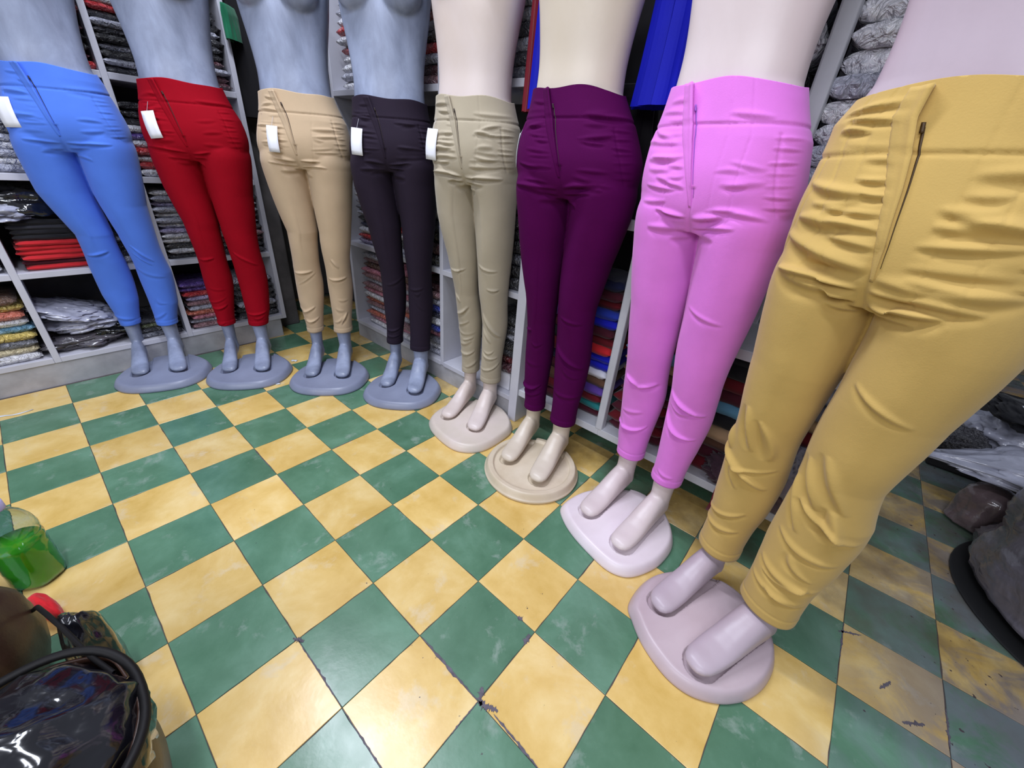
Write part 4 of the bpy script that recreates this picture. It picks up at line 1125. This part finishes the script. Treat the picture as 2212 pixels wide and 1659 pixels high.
bp = [(.026, .004), (.040, .0), (.046, .008), (.049, .022), (.049, .06)]
for k in range(6): bp += [(.0495 - .0015 * (k % 2), .066 + k * .011)]
bp += [(.0495, .135), (.046, .142), (.0495, .150), (.0495, .165), (.046, .185), (.037, .205), (.026, .220), (.017, .228), (.016, .240)]
solid(link('shell', lathe('shell', bp, 72, petal), m_glass('clear_pet', (226, 236, 240)), bt), .0008)
lq = [(r * .965, z + .002) for r, z in bp if z < .128]; lq.append((.0470, .130))
m_l, nt_l, b_l = new_mat('green_liquid')
b_l.inputs['Base Color'].default_value = (*lin((96, 226, 44)), 1); b_l.inputs['Transmission Weight'].default_value = .4; b_l.inputs['Roughness'].default_value = .06; b_l.inputs['IOR'].default_value = 1.33
link('liquid', lathe('liquid', lq, 72, petal), m_l, bt)['label'] = 'bright green liquid filling the lower half'
link('cap', lathe('cap', [(.0205, .232), (.021, .234), (.021, .252), (.019, .256), (.004, .257)], 40, lambda a, z: .02 * math.cos(24 * a)), m_plain('lilac_cap', (186, 178, 226), .4), bt)['label'] = 'lilac screw cap'

# ------------------------------------------------------------ bags at the lower left
M_LEATHER = m_plain('brown_leather', (58, 36, 26), .48, var=.3, scale=12, bmp=.2, bscale=90, coat=.08)
M_STRAP = m_plain('black_strap', (13, 11, 12), .6, spec=.3)
M_GOLD = m_plain('brass', (190, 160, 100), .25, 1.0)
hb = empty('handbag', (.06, -.58, 0), 0); tag(hb, 'open brown leather handbag with black strap rim, lower left corner', 'handbag')
def bag_body():
    V = []; F = []; nu, nv = 72, 20
    for j in range(nv + 1):
        t = j / nv
        for i in range(nu):
            a = 2 * math.pi * i / nu; c, s = math.cos(a), math.sin(a)
            k = (.86 + .14 * math.sin(t * math.pi * .6)) * (1 + .05 * noise.noise(Vector((c * 2, s * 2, t * 2))))
            V.append((.150 * k * math.copysign(abs(c) ** .85, c), .148 * k * math.copysign(abs(s) ** .85, s), .245 * t + .012 * noise.noise(Vector((c * 2, s * 2, 5))) * t))
    for j in range(nv):
        for i in range(nu):
            a = j * nu + i; b = j * nu + (i + 1) % nu; F.append((a, b, b + nu, a + nu))
    F.append(tuple(range(nu))[::-1]); return mesh('leather_body', V, F)
solid(link('leather_body', bag_body(), M_LEATHER, hb), .004)
def path_tube(name, pts, r, mat, parent, closed=False, flat=1.0, n=10):
    P = [Vector(p) for p in pts]; m = len(P); V = []; F = []
    for k in range(m):
        a = P[(k - 1) % m] if closed or k > 0 else P[0]; b = P[(k + 1) % m] if closed or k < m - 1 else P[-1]
        d = (b - a).normalized(); u = d.cross(Vector((0, 0, 1))); u = u.normalized() if u.length > .01 else Vector((1, 0, 0)); w2 = u.cross(d)
        for q in range(n):
            t = 2 * math.pi * q / n; V.append(P[k] + u * (r * math.cos(t) * flat) + w2 * (r * math.sin(t)))
    for k in range(m if closed else m - 1):
        for q in range(n):
            a = k * n + q; b = k * n + (q + 1) % n; a2 = ((k + 1) % m) * n + q; b2 = ((k + 1) % m) * n + (q + 1) % n
            F.append((a, b, b2, a2))
    return link(name, mesh(name, V, F), mat, parent)
rim = []
for k in range(60):
    a = 2 * math.pi * k / 60; c, s = math.cos(a), math.sin(a)
    rim.append((.155 * math.copysign(abs(c) ** .85, c), .153 * math.copysign(abs(s) ** .85, s), .250 + .006 * math.sin(3 * a)))
path_tube('rim', rim, .007, M_STRAP, hb, True)
path_tube('handle', [(-.38, .030, .16), (-.34, .050, .20), (-.28, .066, .225), (-.23, .08, .232), (-.16, .098, .238), (-.104, .112, .250), (-.05, .130, .252)], .004, M_STRAP, hb)
path_tube('buckle', [(-.02 + .010 * math.cos(t), .151 + .010 * math.sin(t) * .2, .222 + .012 * math.sin(t)) for t in np.linspace(0, 2 * math.pi, 17)[:-1]], .0025, M_GOLD, hb, True)['label'] = 'brass buckle'
thing('plastic_bag', lump_mesh('plastic_bag', (.150, .148, .11), 21, .10, 1.4, .12, 1.8, sq=.95), FILM_BLACK, 'shiny black plastic bag stuffed into the brown handbag, lower left', 'bag', (.06, -.58, .205), (0, 0, .50))
thing('plastic_bag', lump_mesh('plastic_bag', (.05, .035, .12), 22, .2, 1.3, .08, 1.5, -.11), FILM_BLACK, 'small crumpled black plastic bag behind the handbag, lower left', 'bag', (-.175, -.485, .115))
thing('pouch', lump_mesh('pouch', (.10, .085, .15), 23, .12, 1.2, .06, 1.6, -.14), M_LEATHER, 'dark brown leather pouch between the bottle and the handbag', 'pouch', (-.30, -.625, .145))
thing('loose_cloth', lump_mesh('loose_cloth', (.055, .016, .034), 24, .2, 1.2, .08, 1.8, -.03), FA((206, 30, 40)), 'bright red cloth tucked beside the green bottle', 'cloth', (-.46, -.56, .032), (0, 0, .35))
thing('storage_box', box_mesh('storage_box', -.09, .09, -.08, .08, 0, .11, .012), m_plain('slate_grey_plastic', (84, 86, 100), .45), 'slate grey plastic box beside the green bottle, left edge', 'box', (-.62, -.74, 0), (0, 0, .3))

# ------------------------------------------------------------ litter on the floor
M_PAPER = m_plain('scrap_paper', (216, 224, 232), .7)
def scrap(loc, sx, sy, rz, seed, label, mat=M_PAPER):
    V = []; F = []; n = 6
    for i in range(n + 1):
        for j in range(3):
            x = (i / n - .5) * sx; y = (j / 2 - .5) * sy * (1 + .3 * noise.noise(Vector((i * .7, seed, 0))))
            V.append((x, y + .15 * sx * noise.noise(Vector((i * .4, seed, 4))), .002 + .004 * abs(noise.noise(Vector((i * .9, j * .8, seed))))))
    for i in range(n):
        for j in range(2):
            a = i * 3 + j; F.append((a, a + 3, a + 4, a + 1))
    o = thing('paper_scrap', mesh('paper_scrap', V, F), mat, label, 'litter', loc, (0, 0, rz), 'litter on the floor'); solid(o, .0005); return o
scrap((-1.625, -.565, 0), .11, .007, .55 + 1.0, 1, 'long thin white paper strip on the tiles, left edge')
scrap((-1.43, .43, 0), .03, .018, .6, 2, 'crumpled white paper scrap on an ochre tile right of red base')
scrap((-1.235, .262, 0), .028, .014, .9, 3, 'small white leaf-shaped scrap between the red and tan bases')
